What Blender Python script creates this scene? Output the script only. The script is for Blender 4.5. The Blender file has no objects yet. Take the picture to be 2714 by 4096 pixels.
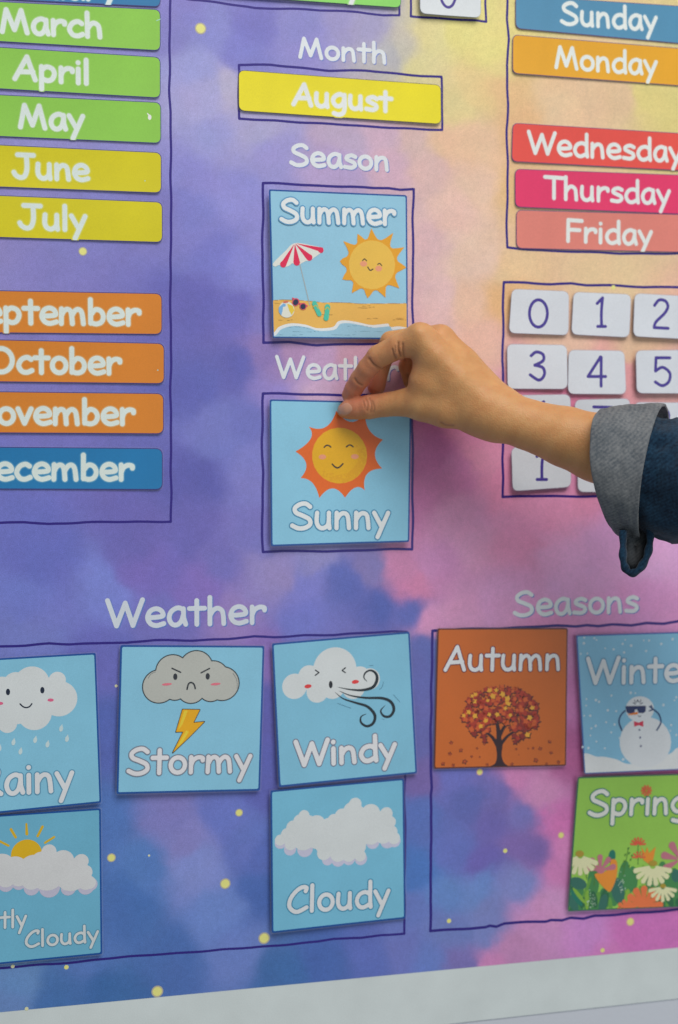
import bpy, bmesh, math, random
import numpy as np
from mathutils import Vector, Matrix
from mathutils.bvhtree import BVHTree

# ------------------------------------------------------------------ camera, world, lamps
SC = bpy.context.scene
COL = SC.collection
FPX, CX, CY = 5690.0, 1357.0, 2048.0          # 50 mm lens, sizes in photograph pixels (2714 x 4096)
YAW, PITCH, DIST = math.atan(FPX/22300.0), math.atan(258/FPX), 1.216
DIR = np.array([math.sin(YAW)*math.cos(PITCH), math.cos(YAW)*math.cos(PITCH), -math.sin(PITCH)])
RGT = np.array([math.cos(YAW), -math.sin(YAW), 0.0])
UPV = np.cross(RGT, DIR)
CAM = -DIST*DIR
cd = bpy.data.cameras.new('camera'); cam = bpy.data.objects.new('camera', cd); COL.objects.link(cam)
cd.sensor_fit = 'VERTICAL'; cd.sensor_height = 36.0; cd.sensor_width = 24.0; cd.lens = 36.0*FPX/4096
cd.clip_start = 0.02; cd.clip_end = 20
cam.matrix_world = Matrix(((RGT[0], UPV[0], -DIR[0], CAM[0]), (RGT[1], UPV[1], -DIR[1], CAM[1]), (RGT[2], UPV[2], -DIR[2], CAM[2]), (0, 0, 0, 1)))
cd.dof.use_dof = True; cd.dof.focus_distance = 1.14; cd.dof.aperture_fstop = 3.8
SC.camera = cam
W = bpy.data.worlds.new('World'); SC.world = W; W.use_nodes = True
W.node_tree.nodes['Background'].inputs[0].default_value = (0.90, 0.97, 1.0, 1)
W.node_tree.nodes['Background'].inputs[1].default_value = 0.22
SC.view_settings.view_transform = 'Standard'; SC.view_settings.look = 'None'
SC.view_settings.exposure = 0.0; SC.view_settings.gamma = 1.0

def area(name, loc, target, size, power, color):
    l = bpy.data.lights.new(name, 'AREA'); l.shape = 'RECTANGLE'; l.size = size[0]; l.size_y = size[1]
    l.energy = power; l.color = color
    o = bpy.data.objects.new(name, l); COL.objects.link(o); o.location = loc
    o.rotation_euler = (Vector(target)-Vector(loc)).to_track_quat('-Z', 'Y').to_euler()
area('ceiling_lamp', (0.30, -1.95, 2.25), (0.0, 0, -0.1), (2.0, 1.5), 71, (1.0, 0.95, 0.92))
area('added_fill', (1.15, -2.8, -0.15), (0.2, 0, -.4), (1.6, 1.5), 12, (0.90, 0.96, 1.0))  # unseen fill lamp, added for sheen on the board and a brighter lower half

# ------------------------------------------------------------------ pixel frames and helpers
ZF = dict(D=(0, 0, 1.7309), S=(0, 0, 1), Z1=(0, 0, .4464), Z2=(0, 1000, .4858), Z3=(700, 0, .7653), Z4=(1900, 0, .5191), Z5=(1000, 650, .4464),
          Z6=(1000, 1400, .4464), Z7=(1900, 1080, .5191), H=(1300, 1250, .4464), C=(1800, 1450, .5829), W1=(0, 2300, .7015), W2=(1050, 2300, .4145),
          P1=(0, 3150, .6378), P2=(1000, 3050, .4783), A1=(1650, 2300, .6786), S8=(1700, 3050, .6467))
def px(z, p):
    a = ZF[z]; p = np.asarray(p, float); return np.stack([a[0]+p[..., 0]*a[2], a[1]+p[..., 1]*a[2]], -1)
def ray(z, p, d=0.0):
    """point of the plane d metres in front of the board that lies behind measured point p"""
    s = px(z, p); v = DIR + RGT*((s[..., 0:1]-CX)/FPX) + UPV*((CY-s[..., 1:2])/FPX)
    t = (-np.asarray(d, float)-CAM[1])/v[..., 1]
    return CAM + v*np.asarray(t)[..., None]
def bd(z, p, d=0.0):
    r = ray(z, p, d); return r[..., [0, 2]]
def mpp(z, p, d=0.0):
    a = bd(z, p, d); b = bd(z, (p[0], p[1]+1), d); return float(np.linalg.norm(b-a))
def lin(c):
    c = np.asarray(c, float)/255.0; return np.where(c <= .04045, c/12.92, ((c+.055)/1.055)**2.4)
GAIN = np.array([1.30, 1.24, 1.20])
def alb(c): return np.clip(lin(c)*GAIN, 0.004, 0.86)

MATS = {}
def mat_print(c, rough=.36, var=.055, key=None):
    k = ('p', tuple(c), rough)
    if k in MATS: return MATS[k]
    m = bpy.data.materials.new('printed_ink'); m.use_nodes = True; nt = m.node_tree; b = nt.nodes['Principled BSDF']
    a = alb(c)
    tc = nt.nodes.new('ShaderNodeTexCoord'); n = nt.nodes.new('ShaderNodeTexNoise'); n.inputs['Scale'].default_value = 1100; n.inputs['Detail'].default_value = 3
    n2 = nt.nodes.new('ShaderNodeTexNoise'); n2.inputs['Scale'].default_value = 26; n2.inputs['Detail'].default_value = 3
    ad = nt.nodes.new('ShaderNodeMath'); ad.operation = 'ADD'
    mr = nt.nodes.new('ShaderNodeMapRange'); mr.inputs[1].default_value = .6; mr.inputs[2].default_value = 1.4; mr.inputs[3].default_value = 1-var*1.6; mr.inputs[4].default_value = 1+var*1.6
    mx = nt.nodes.new('ShaderNodeMix'); mx.data_type = 'RGBA'; mx.blend_type = 'MULTIPLY'; mx.inputs[0].default_value = 1; mx.inputs[6].default_value = (*a, 1)
    nt.links.new(tc.outputs['Object'], n.inputs['Vector']); nt.links.new(tc.outputs['Object'], n2.inputs['Vector'])
    nt.links.new(n.outputs[0], ad.inputs[0]); nt.links.new(n2.outputs[0], ad.inputs[1]); nt.links.new(ad.outputs[0], mr.inputs[0]); nt.links.new(mr.outputs[0], mx.inputs[7])
    nt.links.new(mx.outputs[2], b.inputs['Base Color'])
    b.inputs['Roughness'].default_value = rough; b.inputs['Specular IOR Level'].default_value = .45
    MATS[k] = m; return m
def mat_simple(name, col, rough=.5, **kw):
    m = bpy.data.materials.new(name); m.use_nodes = True; b = m.node_tree.nodes['Principled BSDF']
    b.inputs['Base Color'].default_value = (*col, 1); b.inputs['Roughness'].default_value = rough
    for k, v in kw.items(): b.inputs[k].default_value = v
    return m
def laminate_mat():
    m = bpy.data.materials.new('clear_laminate'); m.use_nodes = True; nt = m.node_tree; b = nt.nodes['Principled BSDF']
    b.inputs['Base Color'].default_value = (.8, .84, .88, 1); b.inputs['Roughness'].default_value = .18
    b.inputs['Alpha'].default_value = .07
    return m
LAM = laminate_mat()

def tag(o, label=None, cat=None, group=None, kind=None):
    if label: o['label'] = label
    if cat: o['category'] = cat
    if group: o['group'] = group
    if kind: o['kind'] = kind
    return o
def empty(name, loc, **kw):
    o = bpy.data.objects.new(name, None); COL.objects.link(o); o.location = loc; o.empty_display_size = .01
    return tag(o, **kw)
def mesh_obj(name, v, f, m, parent=None, smooth=False, colors=None):
    v = np.asarray(v, float)
    if parent is not None: v = v-np.array(ORIG[parent.name])
    me = bpy.data.meshes.new(name); me.from_pydata(v.tolist(), [], f); me.materials.append(m)
    if smooth: me.polygons.foreach_set('use_smooth', [True]*len(me.polygons))
    if colors is not None:
        at = me.color_attributes.new('tint', 'FLOAT_COLOR', 'POINT')
        at.data.foreach_set('color', np.concatenate([colors, np.ones((len(colors), 1))], 1).astype(np.float32).ravel())
    me.update(); o = bpy.data.objects.new(name, me); COL.objects.link(o)
    if parent is not None: o.parent = parent
    return o
ORIG = {}
def root(name, loc, **kw):
    o = empty(name, loc, **kw); ORIG[o.name] = tuple(loc); return o

# ------------------------------------------------------------------ 2-D fields and their contours
def catmull(P, closed=False, n=7):
    P = np.asarray(P, float); out = []; N = len(P)
    if N < 3: return P
    for i in range(N if closed else N-1):
        if closed: a, b, c, d = P[(i-1) % N], P[i], P[(i+1) % N], P[(i+2) % N]
        else: a, b, c, d = P[max(i-1, 0)], P[i], P[i+1], P[min(i+2, N-1)]
        for k in range(n):
            t = k/n; out.append(.5*((2*b)+(-a+c)*t+(2*a-5*b+4*c-d)*t*t+(-a+3*b-3*c+d)*t**3))
    if not closed: out.append(P[-1])
    return np.array(out)
def seg_field(X, Z, pts, rad):
    F = np.full(X.shape, 1e9); rad = np.broadcast_to(np.asarray(rad, float), (len(pts),))
    if len(pts) == 1: return np.hypot(X-pts[0][0], Z-pts[0][1])-rad[0]
    for i in range(len(pts)-1):
        a, b = pts[i], pts[i+1]; e = b-a; L = float(e@e)+1e-18
        t = np.clip(((X-a[0])*e[0]+(Z-a[1])*e[1])/L, 0, 1)
        d = np.hypot(X-a[0]-t*e[0], Z-a[1]-t*e[1])-(rad[i]*(1-t)+rad[i+1]*t)
        np.minimum(F, d, out=F)
    return F
def poly_field(X, Z, P):
    D = np.full(X.shape, 1e9); ins = np.zeros(X.shape, bool); n = len(P)
    for i in range(n):
        a, b = P[i], P[(i+1) % n]; e = b-a; L = float(e@e)+1e-18
        t = np.clip(((X-a[0])*e[0]+(Z-a[1])*e[1])/L, 0, 1)
        np.minimum(D, np.hypot(X-a[0]-t*e[0], Z-a[1]-t*e[1]), out=D)
        if a[1] != b[1]:
            c = ((a[1] > Z) != (b[1] > Z)) & (X < (b[0]-a[0])*(Z-a[1])/(b[1]-a[1])+a[0]); ins ^= c
    return np.where(ins, -D, D)
def contour(V, x0, z0, h, run=6):
    """mesh of the region V<0; interior cells merged along rows up to run cells"""
    ny, nx = V.shape; I = V < 0; vid = {}; vs = []; fs = []
    def gv(k, p):
        if k not in vid: vid[k] = len(vs); vs.append(p)
        return vid[k]
    full = I[:-1, :-1] & I[1:, :-1] & I[:-1, 1:] & I[1:, 1:]; anyc = I[:-1, :-1] | I[1:, :-1] | I[:-1, 1:] | I[1:, 1:]
    part = anyc & ~full
    js, is_ = np.nonzero(part)
    for j, i in zip(js.tolist(), is_.tolist()):
        c = ((i, j), (i+1, j), (i+1, j+1), (i, j+1)); f = []
        for k in range(4):
            a = c[k]; b = c[(k+1) % 4]; va = V[a[1], a[0]]; vb = V[b[1], b[0]]
            if va < 0: f.append(gv(a, (x0+a[0]*h, z0+a[1]*h)))
            if (va < 0) != (vb < 0):
                lo, hi = (a, b) if a < b else (b, a); vl = V[lo[1], lo[0]]; vh = V[hi[1], hi[0]]; t = min(max(vl/(vl-vh), .02), .98)
                f.append(gv((lo, hi), (x0+(lo[0]+(hi[0]-lo[0])*t)*h, z0+(lo[1]+(hi[1]-lo[1])*t)*h)))
        if len(f) >= 3: fs.append(f)
    for j in range(ny-1):
        r = full[j]; i = 0
        if not r.any(): continue
        while i < nx-1:
            if r[i]:
                e = i+1
                while e < nx-1 and r[e] and e % run != 0: e += 1
                fs.append([gv((i, j), (x0+i*h, z0+j*h)), gv((e, j), (x0+e*h, z0+j*h)), gv((e, j+1), (x0+e*h, z0+(j+1)*h)), gv((i, j+1), (x0+i*h, z0+(j+1)*h))])
                i = e
            else: i += 1
    return np.array(vs), fs

# ------------------------------------------------------------------ handwriting-like letters drawn as strokes
def ell(cx, cy, rx, ry, a0=0, a1=360, n=24): 
    t = np.radians(np.linspace(a0, a1, n)); return np.stack([cx+rx*np.cos(t), cy+ry*np.sin(t)], 1)
def c_(*p): return catmull(p)
def l_(*p): return np.array(p, float)
G = {
 'a': (.53, [c_((.40, .44), (.27, .49), (.12, .40), (.06, .22), (.12, .05), (.24, .01), (.35, .11), (.40, .28)), l_((.405, .46), (.41, .2), (.46, .02))]),
 'b': (.52, [l_((.07, .76), (.07, .03)), c_((.07, .28), (.2, .45), (.35, .41), (.42, .24), (.36, .07), (.22, .01), (.07, .05))]),
 'c': (.47, [c_((.39, .41), (.28, .47), (.13, .40), (.05, .22), (.13, .05), (.27, .01), (.41, .07))]),
 'd': (.55, [c_((.43, .39), (.30, .46), (.14, .40), (.06, .22), (.13, .05), (.26, .01), (.43, .10)), l_((.435, .76), (.44, .2), (.46, .01))]),
 'e': (.51, [c_((.06, .24), (.24, .24), (.42, .28), (.38, .42), (.25, .48), (.11, .41), (.05, .23), (.12, .07), (.26, .01), (.44, .06))]),
 'g': (.54, [c_((.40, .44), (.27, .49), (.12, .40), (.06, .25), (.13, .10), (.25, .06), (.37, .16), (.41, .3)), c_((.42, .47), (.43, .1), (.39, -.15), (.25, -.24), (.09, -.20))]),
 'h': (.53, [l_((.07, .76), (.07, .01)), c_((.07, .24), (.15, .39), (.26, .45), (.37, .37), (.40, .2), (.41, .01))]),
 'i': (.22, [l_((.08, .46), (.08, .01)), l_((.08, .66), (.08, .661))]),
 'l': (.23, [l_((.08, .76), (.08, .01))]),
 'm': (.79, [l_((.07, .46), (.06, .01)), c_((.07, .26), (.14, .40), (.24, .45), (.33, .35), (.36, .01)), c_((.35, .26), (.43, .40), (.53, .45), (.62, .35), (.66, .01))]),
 'n': (.53, [l_((.07, .46), (.07, .01)), c_((.07, .25), (.16, .40), (.27, .45), (.37, .36), (.41, .01))]),
 'o': (.52, [ell(.24, .235, .19, .225)]),
 'p': (.53, [l_((.07, .46), (.07, -.26)), c_((.07, .34), (.2, .46), (.36, .41), (.42, .25), (.35, .07), (.22, .02), (.07, .09))]),
 'r': (.46, [l_((.07, .46), (.07, .01)), c_((.07, .22), (.13, .37), (.25, .45), (.37, .43), (.38, .36))]),
 's': (.46, [c_((.38, .42), (.26, .47), (.12, .42), (.10, .33), (.22, .26), (.34, .20), (.37, .10), (.26, .02), (.05, .04))]),
 't': (.45, [l_((.20, .68), (.20, .01)), l_((.02, .46), (.39, .46))]),
 'u': (.53, [c_((.07, .46), (.06, .2), (.12, .05), (.24, .01), (.36, .1), (.39, .25)), l_((.39, .46), (.39, .15), (.41, .01))]),
 'v': (.45, [l_((.03, .46), (.2, .02), (.38, .46))]),
 'y': (.47, [l_((.03, .46), (.22, .08)), l_((.41, .46), (.13, -.26))]),
 'M': (.83, [l_((.05, .02), (.17, .72), (.38, .10), (.57, .72), (.72, .02))]),
 'A': (.68, [l_((.03, .02), (.36, .74), (.58, .02)), l_((.14, .25), (.52, .27))]),
 'J': (.63, [l_((.12, .73), (.57, .73)), c_((.37, .72), (.38, .3), (.31, .06), (.18, .01), (.06, .08), (.01, .17))]),
 'S': (.62, [c_((.50, .64), (.38, .73), (.22, .71), (.09, .60), (.12, .47), (.30, .38), (.48, .27), (.50, .12), (.36, .02), (.18, .01), (.02, .09))]),
 'O': (.79, [ell(.36, .37, .31, .36)]),
 'N': (.70, [l_((.07, .02), (.08, .72), (.55, .04), (.56, .74))]),
 'D': (.68, [c_((.08, .72), (.34, .66), (.54, .42), (.46, .14), (.26, .03), (.08, .02)), l_((.08, .72), (.08, .02))]),
 'T': (.62, [l_((.02, .73), (.62, .72)), l_((.31, .72), (.31, .02))]),
 'F': (.56, [l_((.07, .73), (.07, .01)), l_((.07, .73), (.50, .72)), l_((.07, .40), (.43, .40))]),
 'W': (.93, [l_((.03, .74), (.24, .03), (.45, .66), (.63, .03), (.86, .74))]),
 'R': (.60, [l_((.08, .72), (.08, .02)), c_((.08, .72), (.3, .72), (.45, .6), (.38, .44), (.10, .34)), l_((.14, .34), (.52, .02))]),
 'P': (.54, [l_((.08, .72), (.08, .02)), c_((.08, .72), (.3, .72), (.45, .58), (.36, .40), (.08, .34))]),
 'C': (.60, [c_((.50, .60), (.52, .70), (.40, .72), (.24, .62), (.09, .42), (.05, .20), (.15, .05), (.30, .01), (.53, .12))]),
 '0': (.56, [ell(.28, .37, .22, .35)]),
 '1': (.56, [l_((.10, .60), (.32, .75)), c_((.32, .75), (.28, .4), (.30, .02)), l_((.14, .01), (.46, .02))]),
 '2': (.56, [c_((.08, .60), (.2, .74), (.36, .72), (.43, .58), (.34, .40), (.12, .18), (.07, .04)), l_((.07, .03), (.44, .02))]),
 '3': (.56, [c_((.08, .64), (.22, .74), (.40, .68), (.40, .52), (.18, .40)), c_((.18, .40), (.40, .34), (.44, .16), (.30, .02), (.06, .15))]),
 '4': (.56, [l_((.36, .75), (.03, .24), (.50, .25)), l_((.38, .74), (.38, -.0))]),
 '5': (.56, [l_((.44, .73), (.09, .72), (.08, .38)), c_((.08, .38), (.26, .48), (.44, .34), (.42, .12), (.26, .01), (.08, .10))]),
 '6': (.56, [c_((.4, .74), (.18, .55), (.07, .25), (.2, .02), (.42, .10), (.44, .32), (.28, .42), (.1, .28))]),
 '7': (.56, [l_((.05, .73), (.50, .73), (.20, .0))]),
 '8': (.56, [ell(.28, .56, .16, .18), ell(.28, .19, .20, .19)]),
}
def text_strokes(s):
    out = []; x = 0
    for ch in s:
        if ch == 'I': ch = 'i'; dotless = True
        else: dotless = False
        adv, st = G[ch]
        for k, p in enumerate(st):
            if dotless and k == 1: continue
            q = p.copy(); q[:, 0] += x; out.append(q)
        x += adv
    lo = min(q[:, 0].min() for q in out); hi = max(q[:, 0].max() for q in out)
    for q in out: q[:, 0] -= lo
    return out, hi-lo

STEP = .00003
class Surf:
    """a flat or gently warped printed sheet: layers of ink follow its surface"""
    def __init__(s, obj, lift=0.0, thick=0.0, warp=None):
        s.o, s.lift, s.t, s.warp, s.n = obj, lift, thick, warp, 0
    def to3(s, v, off):
        w = s.warp(v[:, 0], v[:, 1]) if s.warp else 0.0
        return np.stack([v[:, 0], -(s.lift+s.t+w+off)+0*v[:, 0], v[:, 1]], 1)
    def shape(s, z, sh):
        k = sh[0]; d = s.lift
        if k == 'poly': return ('P', bd(z, sh[1], d))
        if k == 'spoly': return ('P', catmull(bd(z, sh[1], d), True))
        if k == 'circ': return ('S', bd(z, [(sh[1], sh[2])], d), sh[3]*mpp(z, (sh[1], sh[2]), d))
        if k == 'ell':
            a = math.radians(sh[5] if len(sh) > 5 else 0); e = ell(0, 0, sh[3], sh[4])[:-1]
            p = np.stack([sh[1]+e[:, 0]*math.cos(a)-e[:, 1]*math.sin(a), sh[2]+e[:, 0]*math.sin(a)+e[:, 1]*math.cos(a)], 1); return ('P', bd(z, p, d))
        if k in ('str', 'cstr'):
            p = np.asarray(sh[1], float); m = mpp(z, p[0], d); r = np.asarray(sh[2], float)
            if k == 'cstr' and len(p) > 2:
                if r.ndim: r = np.interp(np.linspace(0, len(p)-1, (len(p)-1)*7+1), range(len(p)), r)
                p = catmull(p)
            return ('S', bd(z, p, d), r*m)
    def fill(s, name, color, z, shapes, cell=.0005, grow=0.0, clip=None, rough=.42, label=None, m=None, parent=None, split=True, own=None, run=6):
        S = [s.shape(z, q) for q in shapes] if z else shapes
        P = np.concatenate([np.asarray(q[1]) for q in S]); mr = max([float(np.max(q[2])) if q[0] == 'S' else 0 for q in S])+grow+cell*2
        if mr < .0012 or cell < .0005: cell = min(cell, .0004)
        x0, z0 = P.min(0)-mr; x1, z1 = P.max(0)+mr
        X, Z = np.meshgrid(np.arange(x0, x1+cell, cell), np.arange(z0, z1+cell, cell)); F = np.full(X.shape, 1e9); subs = []; fld = []
        for q in S:
            b0 = q[1].min(0); b1 = q[1].max(0); R = (float(np.max(q[2])) if q[0] == 'S' else 0)+grow+3*cell
            i0 = max(int((b0[0]-R-x0)/cell), 0); i1 = int((b1[0]+R-x0)/cell)+2; j0 = max(int((b0[1]-R-z0)/cell), 0); j1 = int((b1[1]+R-z0)/cell)+2
            i1 = min(i1, X.shape[1]); j1 = min(j1, X.shape[0]); sub = (slice(j0, j1), slice(i0, i1))
            f = poly_field(X[sub], Z[sub], q[1]) if q[0] == 'P' else seg_field(X[sub], Z[sub], q[1], q[2])
            F[sub] = np.minimum(F[sub], f); subs.append((i0, i1, j0, j1)); fld.append(f)
        groups = [list(range(len(S)))]
        if split and len(S) > 1:
            par = list(range(len(S)))
            def fd(i):
                while par[i] != i: i = par[i]
                return i
            for i in range(len(S)):
                for j in range(i+1, len(S)):
                    a0, a1 = subs[i], subs[j]; i0 = max(a0[0], a1[0]); i1 = min(a0[1], a1[1]); j0 = max(a0[2], a1[2]); j1 = min(a0[3], a1[3])
                    if i0 < i1 and j0 < j1:
                        fa = fld[i][j0-a0[2]:j1-a0[2], i0-a0[0]:i1-a0[0]]; fb = fld[j][j0-a1[2]:j1-a1[2], i0-a1[0]:i1-a1[0]]
                        if np.any(np.maximum(fa, fb) < grow): par[fd(i)] = fd(j)
            gd = {}
            for i in range(len(S)): gd.setdefault(fd(i), []).append(i)
            groups = list(gd.values())
        if own is None: s.n += 1; lev = s.n
        else: lev = own; s.n = max(s.n, own)
        CF = poly_field(X, Z, clip) if clip is not None else None; o = None
        for g in groups:
            i0 = min(subs[i][0] for i in g); i1 = max(subs[i][1] for i in g); j0 = min(subs[i][2] for i in g); j1 = max(subs[i][3] for i in g)
            if len(groups) == 1: FG = F
            else:
                FG = np.full(X.shape, 1e9)
                for i in g: a0 = subs[i]; FG[a0[2]:a0[3], a0[0]:a0[1]] = np.minimum(FG[a0[2]:a0[3], a0[0]:a0[1]], fld[i])
            FG = FG-grow
            if CF is not None: FG = np.maximum(FG, CF)
            FG = FG[j0:j1, i0:i1]
            v, f = contour(FG, x0+i0*cell, z0+j0*cell, cell, run)
            if len(v) == 0: continue
            o = mesh_obj(name, s.to3(v, STEP*lev), f, m or mat_print(color, rough), parent or s.o)
            if label: o['label'] = label
        return o
    def tiny(s, name, color, z, polys, stuff=True, jit=.000008):
        vs = []; fs = []; s.n += 1; k = 0
        for i, p in enumerate(polys):
            q = bd(z, p, s.lift); fs.append(list(range(k, k+len(q)))[::-1]); k += len(q); vs.append(s.to3(q, STEP*s.n+jit*(i % 4)))
        o = mesh_obj(name, np.concatenate(vs), fs, mat_print(color), s.o)
        if stuff: o['kind'] = 'stuff'
        return o
    def text(s, word, z, A, B, cap, r, color=(203, 214, 218), out=None, outw=0, halo=None, halow=0, shadow=None, right=None, name='lettering'):
        """A, B: measured ends of the baseline; cap: capital height; r: half the stroke width"""
        r = r*(.86 if hasattr(s, 'Q') else 1.08); CQ = inset(s.Q, -.0003) if hasattr(s, 'Q') else None
        st, wd = text_strokes(word); d = s.lift
        b = bd(z, B, d); m = mpp(z, B, d); sy = cap*m/.74
        if A is None:
            e = bd(z, (B[0]-100, B[1]-100*right[1]), d); u = (b-e)/np.linalg.norm(b-e); a = b-u*wd*sy*right[0]; sx = sy*right[0]
        else:
            a = bd(z, A, d); u = (b-a)/np.linalg.norm(b-a); sx = np.linalg.norm(b-a)/wd
        v = np.array([-u[1], u[0]]); ss = []
        for q in st: ss.append(('S', a+q[:, :1]*sx*u+q[:, 1:]*sy*v, r*m))
        if shadow: 
            off = np.array([m*r*.45, -m*r*.35]); s.fill('lettering_shadow', shadow, None, [('S', q[1]+off, q[2]) for q in ss], .0004, rough=.5, split=False, clip=CQ)
        if halo:
            s.fill('lettering_glow', tuple(np.array(halo[0])*.18+np.array(halo[1])*.82), None, ss, .0005, grow=halow*m, split=False, clip=CQ)
            s.fill('lettering_glow', tuple(np.array(halo[0])*.5+np.array(halo[1])*.5), None, ss, .0005, grow=halow*.5*m, split=False, clip=CQ)
        if out: s.fill('lettering_outline', out, None, ss, .0004, grow=outw*m, split=False, clip=CQ)
        return s.fill(name, color, None, ss, .0004, split=False, clip=CQ)

def rounded(P, r):
    P = np.asarray(P, float); out = []
    for i in range(4):
        p, a, b = P[i], P[i-1], P[(i+1) % 4]; ua = (a-p)/np.linalg.norm(a-p); ub = (b-p)/np.linalg.norm(b-p)
        for t in np.linspace(0, 1, 7):
            out.append((1-t)**2*(p+ua*r)+2*t*(1-t)*p+t*t*(p+ub*r))
    return np.array(out)
def inset(P, d):
    P = np.asarray(P, float); c = P.mean(0); out = []; n = len(P)
    for i in range(n):
        a, p, b = P[i-1], P[i], P[(i+1) % n]
        def nn(u, v):
            e = v-u; q = np.array([-e[1], e[0]])/np.linalg.norm(e); return q if q@(c-u) > 0 else -q
        n1, n2 = nn(a, p), nn(p, b); k = n1+n2; out.append(p+k*d/(1+n1@n2))
    return np.array(out)
rng = random.Random(11)
def make_card(name, z, quad, label, cat, group, face, border, bw, lift, rad=0.0, bend=(0, 0, 0, 0, 0), fn=None, lam=True, thick=.0003):
    Q = bd(z, quad, lift); c = Q.mean(0); hw = np.ptp(Q[:, 0])/2; hh = np.ptp(Q[:, 1])/2
    o = root(name, (c[0], -lift, c[1]), label=label, cat=cat, group=group)
    a, b, cc, d, e = [k/1000 for k in bend]
    def warp(x, zz):
        u = (x-c[0])/hw; v = (zz-c[1])/hh; w = a*u*u+b*v*v+cc*u*v+d*u+e*v
        if fn is not None: w = w+fn(u, v)
        return w
    s = Surf(o, lift, 0, warp)
    m = mpp(z, quad[0], lift)
    shape = rounded(Q, rad*m) if rad else rounded(Q, .0008)
    # body of the card: front, back and edges
    h = .0015; x0, z0 = shape.min(0)-h*1.5; x1, z1 = shape.max(0)+h*1.5
    X, Z = np.meshgrid(np.arange(x0, x1+h, h), np.arange(z0, z1+h, h)); v, f = contour(poly_field(X, Z, shape), x0, z0, h, run=1)
    n = len(v); fr = s.to3(v, thick); bk = s.to3(v, 0); cnt = {}
    for q in f:
        for i in range(len(q)): 
            k = (q[i], q[(i+1) % len(q)]); cnt[k] = 1
    F = [list(q) for q in f]+[[i+n for i in q[::-1]] for q in f]
    for (i, j) in cnt:
        if (j, i) not in cnt: F.append([j, i, i+n, j+n])
    mesh_obj('sheet', np.concatenate([fr, bk]), F, mat_print(border), o)
    s.t = thick
    if face is not None:
        sh = rounded(inset(Q, (bw if rad else bw*1.3)*m), max(rad-bw*.7, 0)*m if rad else .0003)
        s.fill('printed_face', face, None, [('P', sh)], cell=.0012, run=2)
    s.Q = Q; s.inner = inset(Q, bw*m); s.z = z
    if lam and rad == 0:
        big = rounded(inset(Q, -.0011), .0012); s2 = Surf(o, lift, 0, warp)
        f2 = s2.fill('laminate', None, None, [('P', big)], cell=.0018, m=LAM)
    elif lam:
        big = rounded(inset(Q, -.0010), rad*m); s2 = Surf(o, lift, 0, lambda x, zz: warp(x, zz)-.0003)
        f2 = s2.fill('laminate', None, None, [('P', big)], cell=.0018, m=LAM)
    return s

# ------------------------------------------------------------------ wall and poster
def wall_mat():
    m = bpy.data.materials.new('painted_wall'); m.use_nodes = True; nt = m.node_tree; b = nt.nodes['Principled BSDF']
    b.inputs['Base Color'].default_value = (.62, .66, .73, 1); b.inputs['Roughness'].default_value = .7
    n = nt.nodes.new('ShaderNodeTexNoise'); n.inputs['Scale'].default_value = 300; n.inputs['Detail'].default_value = 5
    tc = nt.nodes.new('ShaderNodeTexCoord'); nt.links.new(tc.outputs['Object'], n.inputs['Vector'])
    bp = nt.nodes.new('ShaderNodeBump'); bp.inputs['Strength'].default_value = .15; bp.inputs['Distance'].default_value = .001
    nt.links.new(n.outputs[0], bp.inputs['Height']); nt.links.new(bp.outputs[0], b.inputs['Normal']); return m
mesh_obj('wall', [(-3, .001, -2), (3, .001, -2), (3, .001, 2), (-3, .001, 2)], [[0, 1, 2, 3]], wall_mat())['kind'] = 'structure'

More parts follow.
